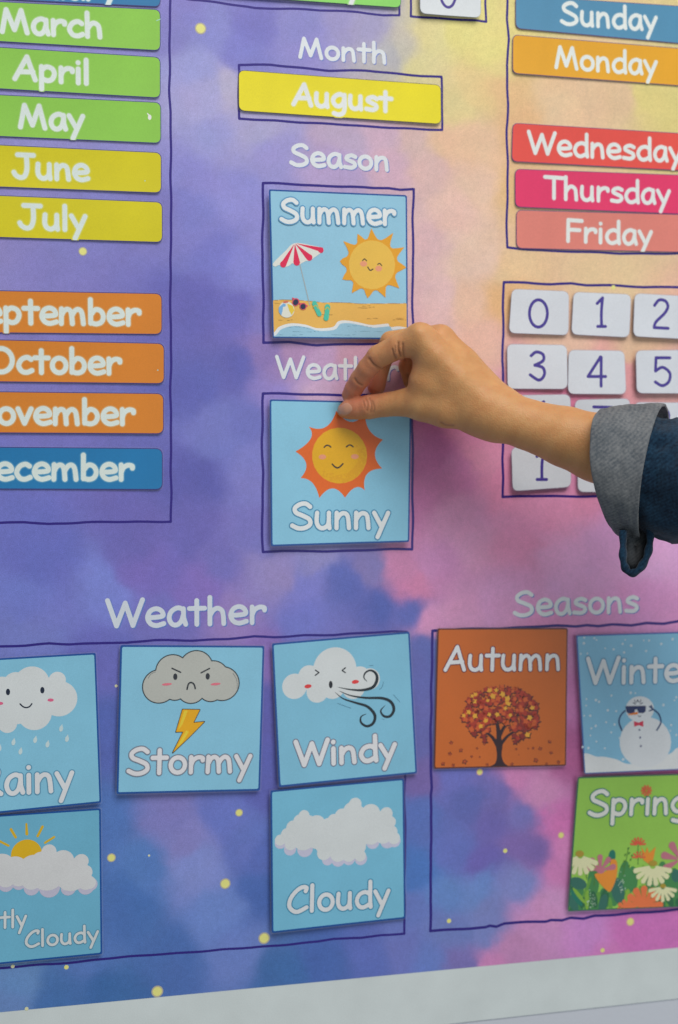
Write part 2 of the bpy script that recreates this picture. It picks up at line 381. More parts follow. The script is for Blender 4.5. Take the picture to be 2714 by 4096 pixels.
CTRL = [  # measured print colours: x, y (overview picture), r, g, b
(20,-60,120,115,180),(380,60,118,112,176),(385,500,112,107,172),(430,20,118,112,178),(500,60,122,122,184),(600,50,108,104,176),(700,60,124,120,180),(850,60,150,140,174),(930,100,182,172,152),(1000,80,207,192,122),(1080,60,212,196,108),(1150,100,214,196,108),(1100,200,212,182,116),(1060,250,206,184,118),
(450,150,138,138,190),(470,230,152,146,190),(570,120,112,110,180),(530,210,166,156,182),(490,300,140,136,188),(600,320,156,146,182),(700,110,128,122,184),(780,40,140,132,178),(800,320,172,148,172),(950,320,200,162,152),(1040,330,212,170,132),(1100,330,216,172,132),(1100,450,216,176,146),(1000,390,202,162,152),(880,310,184,150,166),(900,130,166,160,160),(960,140,205,190,125),
(620,370,140,130,186),(780,400,166,140,180),(900,390,192,152,166),(450,400,126,121,186),(430,500,114,114,184),(560,450,130,125,190),(500,600,106,106,181),(560,620,120,118,190),(450,700,92,88,164),(540,700,96,91,170),(560,850,86,86,162),(450,900,84,88,164),(500,1000,106,110,180),(590,1100,112,112,182),(450,1100,84,84,160),(560,980,100,104,176),(450,1250,96,90,166),(300,1250,96,90,166),(330,1310,110,95,174),(500,1300,106,100,174),(250,1350,108,117,192),(100,1300,92,97,176),(50,1400,100,109,184),(640,1320,138,122,176),(730,1290,132,124,176),(600,1240,110,105,175),
(700,1350,112,113,188),(800,1350,84,95,168),(880,1400,74,89,162),(950,1410,84,95,168),(860,1300,120,110,165),(700,1420,104,107,183),(540,1420,138,112,172),(450,1360,120,97,174),(380,1440,105,100,173),
(1000,1300,196,124,172),(960,1350,204,116,156),(1050,1200,208,134,172),(1050,1100,192,108,158),(1000,1050,184,94,150),(1120,1050,210,128,158),(1100,1000,200,114,150),(1100,1250,204,136,174),(1200,1250,209,128,168),(1300,1300,209,144,188),(1400,1280,200,138,184),(1500,1300,209,148,192),(1500,1050,209,133,168),(1150,1400,200,134,178),(1500,1400,208,132,182),(1070,1420,204,134,172),(930,1290,194,118,158),
(1100,600,216,176,150),(1050,500,215,172,152),(1020,700,206,166,160),(1100,700,220,170,140),(1100,800,215,166,142),(980,560,202,162,160),(1130,900,208,148,155),(1060,860,212,160,158),(1200,620,226,176,126),(1400,620,226,180,130),(1350,230,208,172,130),(1440,225,206,172,128),(1500,230,205,186,104),(1560,240,205,186,104),(1300,260,212,175,130),(1180,20,206,190,110),(1175,140,208,186,112),(1180,200,212,170,112),(1180,300,216,166,110),(1175,450,226,170,108),(1180,700,228,164,106),(1310,790,216,170,140),(1470,800,216,170,130),(1455,850,214,140,140),(1400,860,214,128,138),(1180,905,205,110,142),(1310,920,210,110,140),(1180,1120,214,122,158),(1250,1150,209,128,164),(1350,1100,212,126,160),(1560,900,212,150,140),
(690,810,164,124,164),(750,850,178,140,176),(820,820,190,140,160),(900,800,200,150,160),(640,800,130,105,165),(650,920,138,118,184),(750,920,190,150,176),(900,930,200,150,165),(620,700,118,108,176),(620,560,128,122,186),(950,700,200,156,160),(950,950,190,100,150),(620,1100,118,116,184),(950,1150,194,108,158),
(50,1480,102,111,180),(250,1520,94,95,173),(255,1700,74,93,168),(620,1500,130,100,170),(610,1650,88,87,164),(620,1800,84,89,166),(250,1900,66,107,172),(395,1880,116,113,176),(425,1940,122,117,178),(340,2000,70,113,176),(500,1880,94,107,182),(560,1950,88,107,180),(450,2000,116,129,192),(600,2050,60,95,164),(300,2100,58,103,168),(500,2100,94,123,188),(400,2200,60,99,164),(200,2200,70,109,173),(250,2300,44,97,156),(130,2310,54,103,162),(50,2260,84,127,178),(0,2330,90,124,176),(560,2200,94,117,182),(600,1980,75,99,173),(650,2250,50,99,158),(750,2220,60,95,164),(850,2200,80,99,172),(950,2200,96,105,174),(970,1560,88,95,164),(985,1700,92,93,160),(970,1900,78,103,172),(960,2010,58,107,176),(985,1500,86,97,166),(960,2100,90,109,176),(980,1800,110,90,155),
(1080,1850,86,95,166),(1050,1950,90,103,176),(1150,1900,100,91,164),(1150,1830,110,99,168),(1200,1950,120,94,164),(1220,1880,112,107,176),(1100,2060,94,127,188),(1030,2050,84,123,183),(1200,2050,116,123,183),(1240,1960,118,92,160),(1050,1800,98,101,178),(1120,1990,100,89,166),
(1190,1790,204,118,168),(1260,1830,208,128,173),(1290,1880,208,102,168),(1310,1950,210,118,174),(1290,2010,200,112,168),(1280,2090,198,132,178),(1240,2130,194,128,178),(1350,2150,194,118,183),(1500,2150,196,96,168),(1400,2220,200,108,168),(1200,2200,184,120,166),(1140,2230,196,116,168),(1050,2160,96,113,174),(1000,2230,90,113,182),(1080,2230,110,99,164),(1325,1600,200,112,168),(1325,1750,180,85,140),(1325,1480,208,128,173),(1120,2130,110,119,178),(1560,1790,204,78,148),(1000,1440,204,132,173)]
def vnoise(x, y, seed):
    xi = np.floor(x).astype(int); yi = np.floor(y).astype(int); fx = x-xi; fy = y-yi; fx = fx*fx*(3-2*fx); fy = fy*fy*(3-2*fy)
    def hsh(a, b):
        n = (a*374761393+b*668265263+seed*974711) & 0x7fffffff; n = ((n ^ (n >> 13))*1274126177) & 0x7fffffff; return ((n ^ (n >> 16)) & 0xffff)/65535.0
    return (hsh(xi, yi)*(1-fx)+hsh(xi+1, yi)*fx)*(1-fy)+(hsh(xi, yi+1)*(1-fx)+hsh(xi+1, yi+1)*fx)*fy
def fbm(x, y, seed, o=5):
    s = 0; a = .5
    for k in range(o): s = s+a*(vnoise(x*2**k, y*2**k, seed+k)-.5)*2; a *= .55
    return s
def poster_mat():
    m = bpy.data.materials.new('poster_print'); m.use_nodes = True; nt = m.node_tree; b = nt.nodes['Principled BSDF']
    at = nt.nodes.new('ShaderNodeAttribute'); at.attribute_name = 'tint'
    tc = nt.nodes.new('ShaderNodeTexCoord'); mixes = []
    prev = at.outputs['Color']
    for sc, amp, det in ((1100, .15, 2), (260, .06, 3), (40, .04, 3)):
        n = nt.nodes.new('ShaderNodeTexNoise'); n.inputs['Scale'].default_value = sc; n.inputs['Detail'].default_value = det; nt.links.new(tc.outputs['Object'], n.inputs['Vector'])
        mr = nt.nodes.new('ShaderNodeMapRange'); mr.inputs[1].default_value = .25; mr.inputs[2].default_value = .75; mr.inputs[3].default_value = 1-amp; mr.inputs[4].default_value = 1+amp
        mx = nt.nodes.new('ShaderNodeMix'); mx.data_type = 'RGBA'; mx.blend_type = 'MULTIPLY'; mx.inputs[0].default_value = 1
        nt.links.new(n.outputs[0], mr.inputs[0]); nt.links.new(prev, mx.inputs[6]); nt.links.new(mr.outputs[0], mx.inputs[7]); prev = mx.outputs[2]
    nt.links.new(prev, b.inputs['Base Color']); b.inputs['Roughness'].default_value = .5; b.inputs['Specular IOR Level'].default_value = .4
    n = nt.nodes.new('ShaderNodeTexNoise'); n.inputs['Scale'].default_value = 14; nt.links.new(tc.outputs['Object'], n.inputs['Vector'])
    bp = nt.nodes.new('ShaderNodeBump'); bp.inputs['Strength'].default_value = .25; bp.inputs['Distance'].default_value = .002
    nt.links.new(n.outputs[0], bp.inputs['Height']); nt.links.new(bp.outputs[0], b.inputs['Normal'])
    return m
poster = root('calendar_poster', (0, 0, 0), label='large watercolour galaxy classroom calendar poster with month, season and weather boxes', cat='poster')
XL, XR, ZT = -.50, .52, .56
e0 = bd('S', (0, 4049)); e1 = bd('S', (2714, 3790)); slope = (e1[1]-e0[1])/(e1[0]-e0[0])
def zb(x): return e0[1]+(x-e0[0])*slope
g0 = bd('S', (1894, 4085)); g1 = bd('S', (2714, 3994)); sl2 = (g1[1]-g0[1])/(g1[0]-g0[0])
sheet = mat_print((192, 205, 208), .5)
def zg(x): return g0[1]+(x-g0[0])*sl2
bxs = [(XL, zg(XL)), (XR, zg(XR)), (XR, ZT), (XL, ZT)]
mesh_obj('white_backing', [(x, 0.0, z) for x, z in bxs]+[(x, .0008, z) for x, z in bxs], [[0, 1, 2, 3], [7, 6, 5, 4], [0, 4, 5, 1], [1, 5, 6, 2], [2, 6, 7, 3], [3, 7, 4, 0]], sheet, poster)
nx, ny = 560, 610
gx = np.linspace(XL, XR, nx); gt = np.linspace(0, 1, ny); GX, GT = np.meshgrid(gx, gt); GZ = zb(GX)+(ZT-zb(GX))*GT
vv = np.stack([GX, np.zeros_like(GX), GZ], -1)-CAM; dpt = vv@DIR
SX = (CX+FPX*(vv@RGT)/dpt)/1.7309; SY = (CY-FPX*(vv@UPV)/dpt)/1.7309
wx = SX+34*fbm(SX/95, SY/95, 3, 6); wy = SY+34*fbm(SX/95+9, SY/95+4, 17, 6)
ct = np.array(CTRL, float); num = np.zeros(GX.shape+(3,)); den = np.zeros(GX.shape)
CL = alb(ct[:, 2:])*np.array([.98, 1.07, 1.19]); CL = (CL*.88+CL.mean(1, keepdims=True)*.12)*1.04
for k in range(len(ct)):
    w = 1.0/((wx-ct[k, 0])**2+(wy-ct[k, 1])**2+380)**2.4; num += w[..., None]*CL[k]; den += w
tint = num/den[..., None]
tint *= (1+.05*fbm(SX/60, SY/60, 40, 5)+.04*fbm(SX/14, SY/14, 50, 3))[..., None]
tint *= np.stack([1+.06*fbm(SX/80, SY/80, 61, 4), 1+.03*fbm(SX/70, SY/70, 71, 4), 1-.02*fbm(SX/80, SY/80, 61, 4)], -1)
ix = np.arange(nx*ny).reshape(ny, nx)
fq = np.stack([ix[:-1, :-1], ix[:-1, 1:], ix[1:, 1:], ix[1:, :-1]], -1).reshape(-1, 4).tolist()
mesh_obj('painted_background', np.stack([GX, np.full_like(GX, -.0001), GZ], -1).reshape(-1, 3), fq, poster_mat(), poster, colors=tint.reshape(-1, 3))
PS = Surf(poster, 0, .00012)
NAVY = (36, 22, 120)
def fr(*parts, close=False):
    P = np.concatenate([px(z, p) for z, p in parts])
    if close: P = np.concatenate([P, P[:1]])
    return P
def smooth_line(P):
    out = [P[0]]
    for i in range(len(P)-1):
        L = np.linalg.norm(P[i+1]-P[i]); n = max(int(L/28), 1)
        for k in range(1, n+1): out.append(P[i]+(P[i+1]-P[i])*k/n)
    out = np.array(out); s = np.arange(len(out))
    j = 2.0*np.sin(s*.9+P[0, 0])*np.sin(s*.23+P[0, 1]); j2 = 2.0*np.sin(s*.77+P[0, 1])*np.sin(s*.31+1)
    j[0] = j[-1] = j2[0] = j2[-1] = 0
    return out+np.stack([j, j2], 1)
frames = [
 ('frame_line', 4.2, fr(('Z1', [(1527, -200), (1527, 0), (1523, 400), (1520, 800), (1530, 1000), (1533, 1500), (1535, 2240)]), ('Z2', [(1403, 300), (1410, 700), (1407, 1200), (1410, 1700), (1410, 2235), (1100, 2238), (700, 2243), (400, 2255), (200, 2240), (0, 2250), (-500, 2240)]))),
 ('frame_line', 4.0, fr(('Z3', [(60, -5), (230, 15), (420, 42), (600, 45), (760, 55), (960, 62), (1090, 80), (1175, 80), (1175, -60)]))),
 ('frame_line', 4.0, fr(('Z3', [(1232, -60), (1232, 85), (1380, 95), (1568, 108)]), ('Z4', [(85, 172), (82, -40)]))),
 ('frame_line', 4.2, fr(('Z3', [(335, 340), (500, 340), (700, 358), (800, 368), (1000, 370), (1200, 390), (1395, 402), (1397, 680), (1200, 670), (1000, 662), (850, 650), (600, 635), (335, 622)]), close=True)),
 ('frame_line', 4.4, fr(('Z5', [(118, 185), (400, 195), (700, 212), (900, 215), (1100, 232), (1250, 230), (1350, 245), (1466, 240), (1460, 500), (1466, 800), (1455, 1100), (1463, 1430), (1455, 1640), (1100, 1630), (900, 1625), (600, 1635), (350, 1612), (118, 1615), (125, 1300), (112, 900), (118, 500)]), close=True)),
 ('frame_line', 4.4, fr(('Z6', [(118, 390), (400, 395), (820, 402), (1200, 410), (1462, 415), (1452, 700), (1462, 900), (1455, 1100), (1462, 1400), (1455, 1785), (1200, 1788), (900, 1798), (500, 1805), (300, 1800), (118, 1812), (110, 1500), (120, 1100), (108, 800)]), close=True)),
 ('frame_line', 4.2, fr(('Z4', [(252, -100), (255, 0), (245, 150), (262, 300), (248, 500), (255, 800), (245, 1000), (255, 1250), (248, 1600), (248, 1905), (340, 1915), (600, 1935), (900, 1945), (1100, 1952), (1568, 1955), (1900, 1965)]))),
 ('frame_line', 4.2, fr(('Z7', [(1900, 140), (1568, 132), (1300, 130), (1100, 120), (860, 118), (740, 105), (580, 110), (400, 95), (222, 95), (215, 300), (222, 500), (212, 700), (218, 930), (222, 1200), (210, 1450), (222, 1600), (215, 1748), (500, 1742), (700, 1745), (920, 1742), (1400, 1735), (1900, 1730)]))),
 ('frame_line', 4.2, fr(('W1', [(-300, 418), (0, 407), (150, 402), (280, 392), (400, 395), (600, 385), (720, 388), (880, 372), (1100, 372), (1300, 365), (1450, 352), (1568, 355)]), ('W2', [(400, 580), (700, 578), (1000, 560), (1250, 545)]), ('S', [(1630, 2527)]), ('P2', [(1298, 130), (1295, 300), (1300, 700), (1293, 1000), (1295, 1432), (1100, 1440), (930, 1468), (700, 1475), (560, 1500), (300, 1522), (0, 1548)]), ('P1', [(1300, 1025), (1150, 1035), (1000, 1045), (800, 1062), (600, 1080), (480, 1095), (280, 1108), (0, 1135), (-400, 1170)]))),
 ('frame_line', 4.4, fr(('A1', [(2000, 268), (1568, 275), (1480, 288), (1380, 280), (1290, 297), (1180, 290), (1100, 300), (1030, 295), (960, 305), (850, 300), (760, 303), (500, 315), (300, 320), (118, 330), (115, 600), (108, 900), (112, 1253)]), ('S8', [(35, 200), (42, 300), (35, 700), (40, 800), (33, 1043), (200, 1030), (380, 1018), (400, 1010), (440, 1015), (490, 995), (750, 982), (780, 972), (850, 975), (900, 960), (980, 965), (1050, 945), (1180, 945), (1300, 930), (1480, 920), (1568, 905), (1900, 890)]))),
]
for nm, r, P in frames:
    Q = smooth_line(P); n0 = PS.n
    PS.fill(nm, NAVY, 'S', [('str', Q, r*1.18)], cell=.0005); PS.n = n0
PS.n = 1
for x, y, r in [(464, 66, 12), (192, 581, 9), (258, 1982, 9), (553, 1878, 8), (521, 2042, 11), (611, 2168, 12), (364, 2291, 12), (154, 2235, 6), (30, 2233, 5), (62, 2331, 5), (345, 1977, 3), (1109, 1784, 7), (1168, 1966, 6), (1038, 2128, 6), (1297, 1930, 7), (1457, 2130, 9), (1393, 2196, 6), (1418, 664, 6), (269, 1585, 4), (1552, 1000, 5)]:
    n0 = PS.n
    PS.fill('star_dot', (170, 168, 150) if x < 1000 else (205, 160, 150), 'D', [('circ', x, y, r*1.12)], cell=.0005, label='soft rim of a printed star') if r > 6 else None
    PS.fill('star_dot', (216, 214, 130) if r > 5 else (205, 210, 170), 'D', [('circ', x, y, r*.86)], cell=.0005); PS.n = n0
PS.n = 3
WT = (203, 213, 226)
PS.text('Month', 'Z3', (655, 300), (1095, 330), 100, 9.5, WT, shadow=(112, 130, 196))
PS.n = 3; PS.text('Season', 'Z3', (608, 862), (1108, 890), 105, 10, WT, shadow=(112, 130, 196))
PS.n = 3; PS.text('Weather', 'Z6', (242, 252), (1325, 268), 188, 15, WT, shadow=(100, 110, 180))
PS.n = 3; PS.text('Weather', 'W1', (615, 298), (1510, 272), 148, 12.5, (192, 204, 216), shadow=(90, 120, 190))
PS.n = 3; PS.text('Seasons', 'A1', (603, 240), (1325, 215), 135, 11, WT, shadow=(96, 128, 190))

# ------------------------------------------------------------------ month and weekday strips
GREEN = (126, 186, 68); YEL = (194, 188, 10); ORG = (198, 122, 36); BLU = (24, 112, 168)
CW = (198, 214, 212)
months = [
 ('Z1', [(-470, -400), (1440, -295), (1440, 66), (-470, -28)], (20, 108, 160), 'blue month card cut off at the top edge, above March', 'February', None, (1040, 10), (1.12, .055)),
 ('Z1', [(-470, -10), (1440, 86), (1440, 458), (-470, 348)], GREEN, 'green card reading March with rounded corners in the left month column', 'March', (22, 290), (897, 337), None),
 ('Z1', [(-470, 392), (1440, 513), (1440, 882), (-470, 772)], GREEN, 'green card reading April between March and May', 'April', (135, 712), (775, 752), None),
 ('Z1', [(-470, 825), (1445, 918), (1445, 1288), (-470, 1205)], GREEN, 'green card reading May with a small spot of painted glare at its right end', 'May', (185, 1145), (745, 1172), None),
 ('Z1', [(-470, 1275), (1448, 1368), (1448, 1733), (-470, 1660)], YEL, 'yellow card reading June below the green May card', 'June', (128, 1592), (790, 1618), None),
 ('Z1', [(-470, 1730), (1458, 1810), (1458, 2175), (-470, 2115)], YEL, 'yellow card reading July above the empty slot in the month column', 'July', (180, 2045), (765, 2068), None),
 ('Z2', [(-430, 325), (1337, 357), (1337, 697), (-430, 680)], ORG, 'orange card ending in eptember, uppermost of the orange cards', 'September', None, (1150, 617), (1.12, .013)),
 ('Z2', [(-430, 728), (1355, 768), (1355, 1103), (-430, 1082)], ORG, 'orange card reading October, middle of the orange cards', 'October', None, (990, 1020), (1.10, .012)),
 ('Z2', [(-430, 1160), (1350, 1180), (1350, 1515), (-430, 1505)], ORG, 'orange card ending in ovember, lowest of the orange cards', 'November', None, (1102, 1436), (1.12, .004)),
 ('Z2', [(-430, 1618), (1340, 1633), (1340, 1973), (-430, 1968)], BLU, 'blue card ending in ecember at the bottom of the month column', 'December', None, (1092, 1892), (1.12, .002)),
]
for i, (z, q, c, lab, word, A, B, rt) in enumerate(months):
    b = (rng.uniform(0, .4), rng.uniform(0, .3), 0, rng.uniform(0, .3), rng.uniform(-.3, 0))
    s = make_card('month_card', z, q, lab, 'card', 'month name cards', c, (52, 50, 120), 6, .0005+.0002*(i % 3), rad=60, bend=b)
    if word == 'May': s.fill('painted_glare', (214, 222, 216), z, [('ell', 1343, 1052, 16, 24), ('str', [(1322, 1018), (1340, 1035)], 5)])  # spot of glare on the May card, painted in as pale ink
    if word in ('March', 'June', 'October'): s.fill('scuff', (150, 200, 190), z, [('str', [(1402, 188), (1440, 172)], 3.5)] if word == 'March' else [('circ', 1300, 1622 if word == 'June' else 990, 6)])
    s.text(word, z, A, B, 206 if z == 'Z1' else 196, 24 if z == 'Z1' else 22, CW, halo=(CW, c), halow=11 if c != YEL else 15, right=rt)
s = make_card('month_card', 'Z3', [(333, 365), (1390, 445), (1390, 652), (333, 580)], 'yellow card reading August inside the navy box under the word Month', 'card', 'month name cards', (212, 204, 14), (70, 66, 60), 2.5, .0010, rad=34, bend=(.5, .2, 0, .4, -.5))
s.text('August', 'Z3', (620, 548), (1130, 585), 108, 13, (205, 214, 216), halo=((205, 214, 216), (212, 204, 14)), halow=8)
s = make_card('month_card', 'Z3', [(125, -240), (1182, -165), (1182, 42), (125, -32)], 'green card cut off by the top edge, above the word Month', 'card', 'cards at the top of the poster', (126, 200, 96), (40, 70, 70), 2.5, .0025, rad=34)
s.text('Tuesday', 'Z3', (420, -40), (960, -12), 105, 13, (205, 214, 216), halo=((205, 214, 216), (126, 200, 96)), halow=8)
s = make_card('date_card', 'Z3', [(1280, -140), (1598, -118), (1598, 95), (1280, 72)], 'white digit card half cut off by the top edge, left of Sunday', 'card', None, (196, 206, 212), (120, 130, 150), 1.5, .004, rad=34, bend=(.6, .3, 0, 0, 0))
s.text('0', 'Z3', (1388, 42), (1470, 46), 170, 8.5, (62, 50, 132))
days = [
 ([(312, -36), (1795, 60), (1795, 356), (312, 222)], (70, 130, 166), 'blue card reading Sunday at the top of the weekday column', 'Sunday', (668, 185), (1395, 238)),
 ([(290, 268), (1775, 387), (1775, 677), (287, 568)], (208, 154, 32), 'amber card reading Monday just below the blue Sunday card', 'Monday', (625, 525), (1395, 580)),
 ([(290, 948), (1775, 1038), (1775, 1326), (280, 1247)], (208, 74, 66), 'red card reading Wednesday under the empty weekday slot', 'Wednesday', (412, 1185), (1590, 1250)),
 ([(308, 1302), (1795, 1356), (1795, 1660), (308, 1597)], (206, 48, 98), 'crimson pink card reading Thursday between Wednesday and Friday', 'Thursday', (538, 1530), (1495, 1575)),
 ([(318, 1618), (1795, 1658), (1795, 1950), (318, 1915)], (202, 120, 110), 'salmon card reading Friday at the bottom of the weekday column', 'Friday', (717, 1860), (1355, 1890)),
]
for i, (q, c, lab, word, A, B) in enumerate(days):
    s = make_card('weekday_card', 'Z4', q, lab, 'card', 'weekday name cards', c, (84, 56, 120), 4, .0006+.0002*(i % 2), rad=46, bend=(rng.uniform(0, .4), .2, 0, rng.uniform(-.5, .2), -.2))
    s.text(word, 'Z4', A, B, 164, 16, (205, 216, 216), halo=((205, 214, 216), c), halow=7)

# ------------------------------------------------------------------ digit cards
digs = [
 ([(285, 145), (722, 165), (724, 502), (262, 486)], '0', (420, 558, 445), 'white card with the digit 0 in the top left corner of the number box', .004),
 ([(762, 168), (1202, 188), (1187, 520), (742, 497)], '1', (938, 1005, 438), 'glossy white card with the digit 1 in the top row between 0 and 2', .003),
 ([(1235, 178), (1690, 205), (1670, 535), (1217, 512)], '2', (1380, 1488, 453), 'white card with the digit 2 in the top row, cut off at the right edge', .004),
 ([(248, 570), (710, 578), (710, 918), (253, 915)], '3', (425, 535, 853), 'white card with the digit 3 on the left of the second row, above the forearm', .003),
 ([(722, 615), (1152, 622), (1160, 958), (715, 955)], '4', (870, 1005, 893), 'white card with the digit 4, its left edge touching the card of 3', .003),
 ([(1237, 620), (1680, 615), (1680, 952), (1243, 950)], '5', (1388, 1503, 893), 'white card with the digit 5, cut off by the right edge above the denim sleeve', .0045),
 ([(280, 965), (732, 958), (740, 1290), (285, 1300)], '6', (430, 540, 1235), 'white card whose blank upper edge shows above the forearm, left of the 7', .003),
 ([(766, 1000), (1192, 990), (1195, 1330), (765, 1335)], '7', (908, 1045, 1275), 'white card with the bar of a 7 showing above the forearm', .003),
 ([(1230, 1018), (1680, 1022), (1680, 1350), (1230, 1350)], '8', (1390, 1500, 1290), 'white card behind the grey cuff, only its top edge showing at the right', .003),
 ([(280, 1366), (738, 1340), (742, 1672), (290, 1705)], '1', (470, 553, 1617), 'white card with a second digit 1 at the bottom left, below the forearm', .0045),
 ([(790, 1372), (1240, 1370), (1240, 1715), (790, 1710)], None, None, 'white card peeking out left of the grey cuff, bottom row', .003),
]
for q, dgt, t, lab, lf in digs:
    s = make_card('number_card', 'Z7', q, lab, 'card', 'number cards', (196, 206, 216), (128, 130, 160), 1.6, lf, rad=52, bend=(rng.uniform(.1, .9), rng.uniform(-.3, .6), rng.uniform(-.5, .5), rng.uniform(-.5, .6), rng.uniform(-.6, .4)))
    if dgt: s.text(dgt, 'Z7', (t[0], t[2]), (t[1], t[2]+3), 222, 14, (62, 50, 138))

# ------------------------------------------------------------------ picture cards
SKY = (124, 184, 212); EDGE = (10, 72, 146); CLOUD = (194, 204, 208); BLACK = (28, 34, 42)
def clouds(s, z, cs, color, name='cloud', grow=0, cell=.0006, clip=None): return s.fill(name, color, z, [('circ', *c) for c in cs], cell=cell, grow=grow, clip=clip)

# Summer
s = make_card('season_card', 'Z5', [(168, 243), (1413, 290), (1418, 1582), (203, 1572)], 'blue card reading Summer with a beach umbrella and a smiling sun', 'card', 'season cards', (134, 186, 212), EDGE, 11, .0045, bend=(.3, -.2, -.3, -1.2, -.2))
CLP = s.inner
s.fill('sand', (212, 170, 82), 'Z5', [('poly', [(150, 1238), (300, 1232), (500, 1240), (650, 1255), (850, 1255), (1000, 1265), (1460, 1262), (1460, 1620), (150, 1620)])], clip=CLP, cell=.0008)
top = [(150, 1535), (212, 1525), (262, 1472), (370, 1442), (500, 1455), (600, 1485), (740, 1475), (790, 1425), (860, 1415), (960, 1430), (1080, 1455), (1170, 1450), (1240, 1445), (1260, 1475), (1340, 1468), (1460, 1490)]
s.fill('sea_foam', (206, 216, 220), 'Z5', [('poly', list(catmull(top))+[(1460, 1620), (150, 1620)])], clip=CLP)
s.fill('sea_water', (138, 184, 208), 'Z5', [('poly', [(a+18, b+24) for a, b in catmull(top)]+[(1460, 1620), (150, 1620)])], clip=CLP)
s.fill('ripple_line', (96, 138, 160), 'Z5', [('cstr', p, 2.2) for p in ([(330, 1480), (440, 1474), (540, 1492)], [(380, 1515), (520, 1520), (620, 1508)], [(860, 1470), (980, 1462), (1100, 1480)], [(940, 1515), (1100, 1512), (1230, 1522)], [(700, 1540), (850, 1548), (960, 1540)], [(1180, 1560), (1290, 1550), (1380, 1556)], [(260, 1545), (360, 1550), (480, 1542)])], clip=CLP)
s.fill('sand_line', (150, 112, 50), 'Z5', [('cstr', p, 2.4) for p in ([(960, 1300), (1040, 1304), (1120, 1294)], [(1010, 1288), (1080, 1284)], [(1280, 1412), (1340, 1406), (1400, 1412)], [(1300, 1398), (1390, 1394)], [(250, 1412), (320, 1418), (380, 1410)], [(1050, 1400), (1150, 1396)], [(640, 1362), (740, 1366)], [(220, 1262), (300, 1268)], [(205, 1238), (300, 1232), (500, 1240), (650, 1255), (850, 1255), (1000, 1265), (1400, 1262)])], clip=CLP)
s.fill('umbrella_pole', (150, 164, 168), 'Z5', [('str', [(438, 880), (535, 1278)], 4.5)])
s.fill('umbrella_canopy', (206, 212, 208), 'Z5', [('spoly', [(400, 725), (310, 800), (206, 905), (225, 935), (262, 920), (300, 938), (345, 930), (380, 905), (420, 925), (470, 900), (500, 885), (540, 880), (580, 850), (610, 830), (650, 800), (655, 770), (560, 745)])])
s.fill('umbrella_stripe', (204, 30, 78), 'Z5', [('poly', [(400, 725), (266, 915), (325, 918)]), ('circ', 296, 914, 29), ('poly', [(400, 725), (387, 898), (447, 893)]), ('circ', 418, 896, 30), ('poly', [(400, 725), (500, 860), (556, 838)]), ('circ', 530, 852, 30), ('poly', [(400, 725), (622, 798), (655, 765)]), ('circ', 635, 786, 26)])
def spiky(cx, cy, tips, rv, k=.30):
    P = []; n = len(tips); an = [math.atan2(t[1]-cy, t[0]-cx) for t in tips]
    for i in range(n):
        a, b = an[i], an[(i+1) % n]; 
        while b < a: b += 2*math.pi
        P.append(tips[i])
        for t, q in ((.18, 1.14), (.34, 1.01), (.5, .98), (.66, 1.01), (.82, 1.14)): P.append((cx+rv*q*math.cos(a+(b-a)*t), cy+rv*q*math.sin(a+(b-a)*t)))
    return P
tips = [(1405, 940), (1342, 1128), (1217, 1212), (1055, 1218), (912, 1172), (828, 1048), (806, 885), (836, 703), (966, 638), (1090, 588), (1288, 628), (1387, 758)]
s.fill('sun_rays', (208, 150, 30), 'Z5', [('poly', spiky(1095, 915, tips, 236))])
s.fill('sun_disc', (216, 176, 72), 'Z5', [('ell', 1095, 917, 208, 220)])
s.fill('cheek', (216, 146, 112), 'Z5', [('ell', 1019, 908, 32, 25), ('ell', 1155, 950, 31, 26)])
s.fill('face_line', BLACK, 'Z5', [('cstr', [(1010, 880), (1028, 864), (1047, 882)], 4.5), ('cstr', [(1146, 914), (1163, 904), (1183, 924)], 4.5), ('cstr', [(1056, 936), (1078, 966), (1104, 955)], 5)])
s.fill('beach_ball', (208, 214, 204), 'Z5', [('circ', 326, 1320, 72)])
s.fill('beach_ball_panel', (112, 168, 214), 'Z5', [('poly', [(300, 1262), (256, 1300), (256, 1340), (278, 1375), (290, 1330)]), ('circ', 306, 1280, 14)])
s.fill('beach_ball_panel', (214, 190, 60), 'Z5', [('poly', [(330, 1265), (382, 1285), (396, 1325), (372, 1370), (350, 1330)])])
s.fill('beach_ball_panel', (196, 104, 84), 'Z5', [('ell', 318, 1252, 26, 9, -8)])
s.fill('sunglasses_frame', (196, 74, 96), 'Z5', [('ell', 408, 1252, 32, 36, 30), ('ell', 474, 1290, 32, 32, 30), ('str', [(380, 1218), (420, 1238)], 7), ('str', [(435, 1262), (512, 1286)], 6)])
s.fill('sunglasses_lens', (28, 40, 70), 'Z5', [('ell', 408, 1254, 24, 28, 30), ('ell', 474, 1292, 24, 25, 30)])
s.fill('flip_flop', (66, 180, 158), 'Z5', [('str', [(577, 1265), (600, 1320), (620, 1358)], [23, 20, 22]), ('str', [(694, 1296), (690, 1350), (682, 1395)], [26, 21, 24])])
s.fill('flip_flop_strap', (176, 170, 60), 'Z5', [('cstr', [(562, 1300), (590, 1282), (610, 1310)], 4), ('cstr', [(668, 1322), (694, 1300), (714, 1325)], 4)])
s.text('Summer', 'Z5', (280, 535), (1298, 556), 198, 22, (206, 216, 220), out=(78, 140, 182), outw=10)

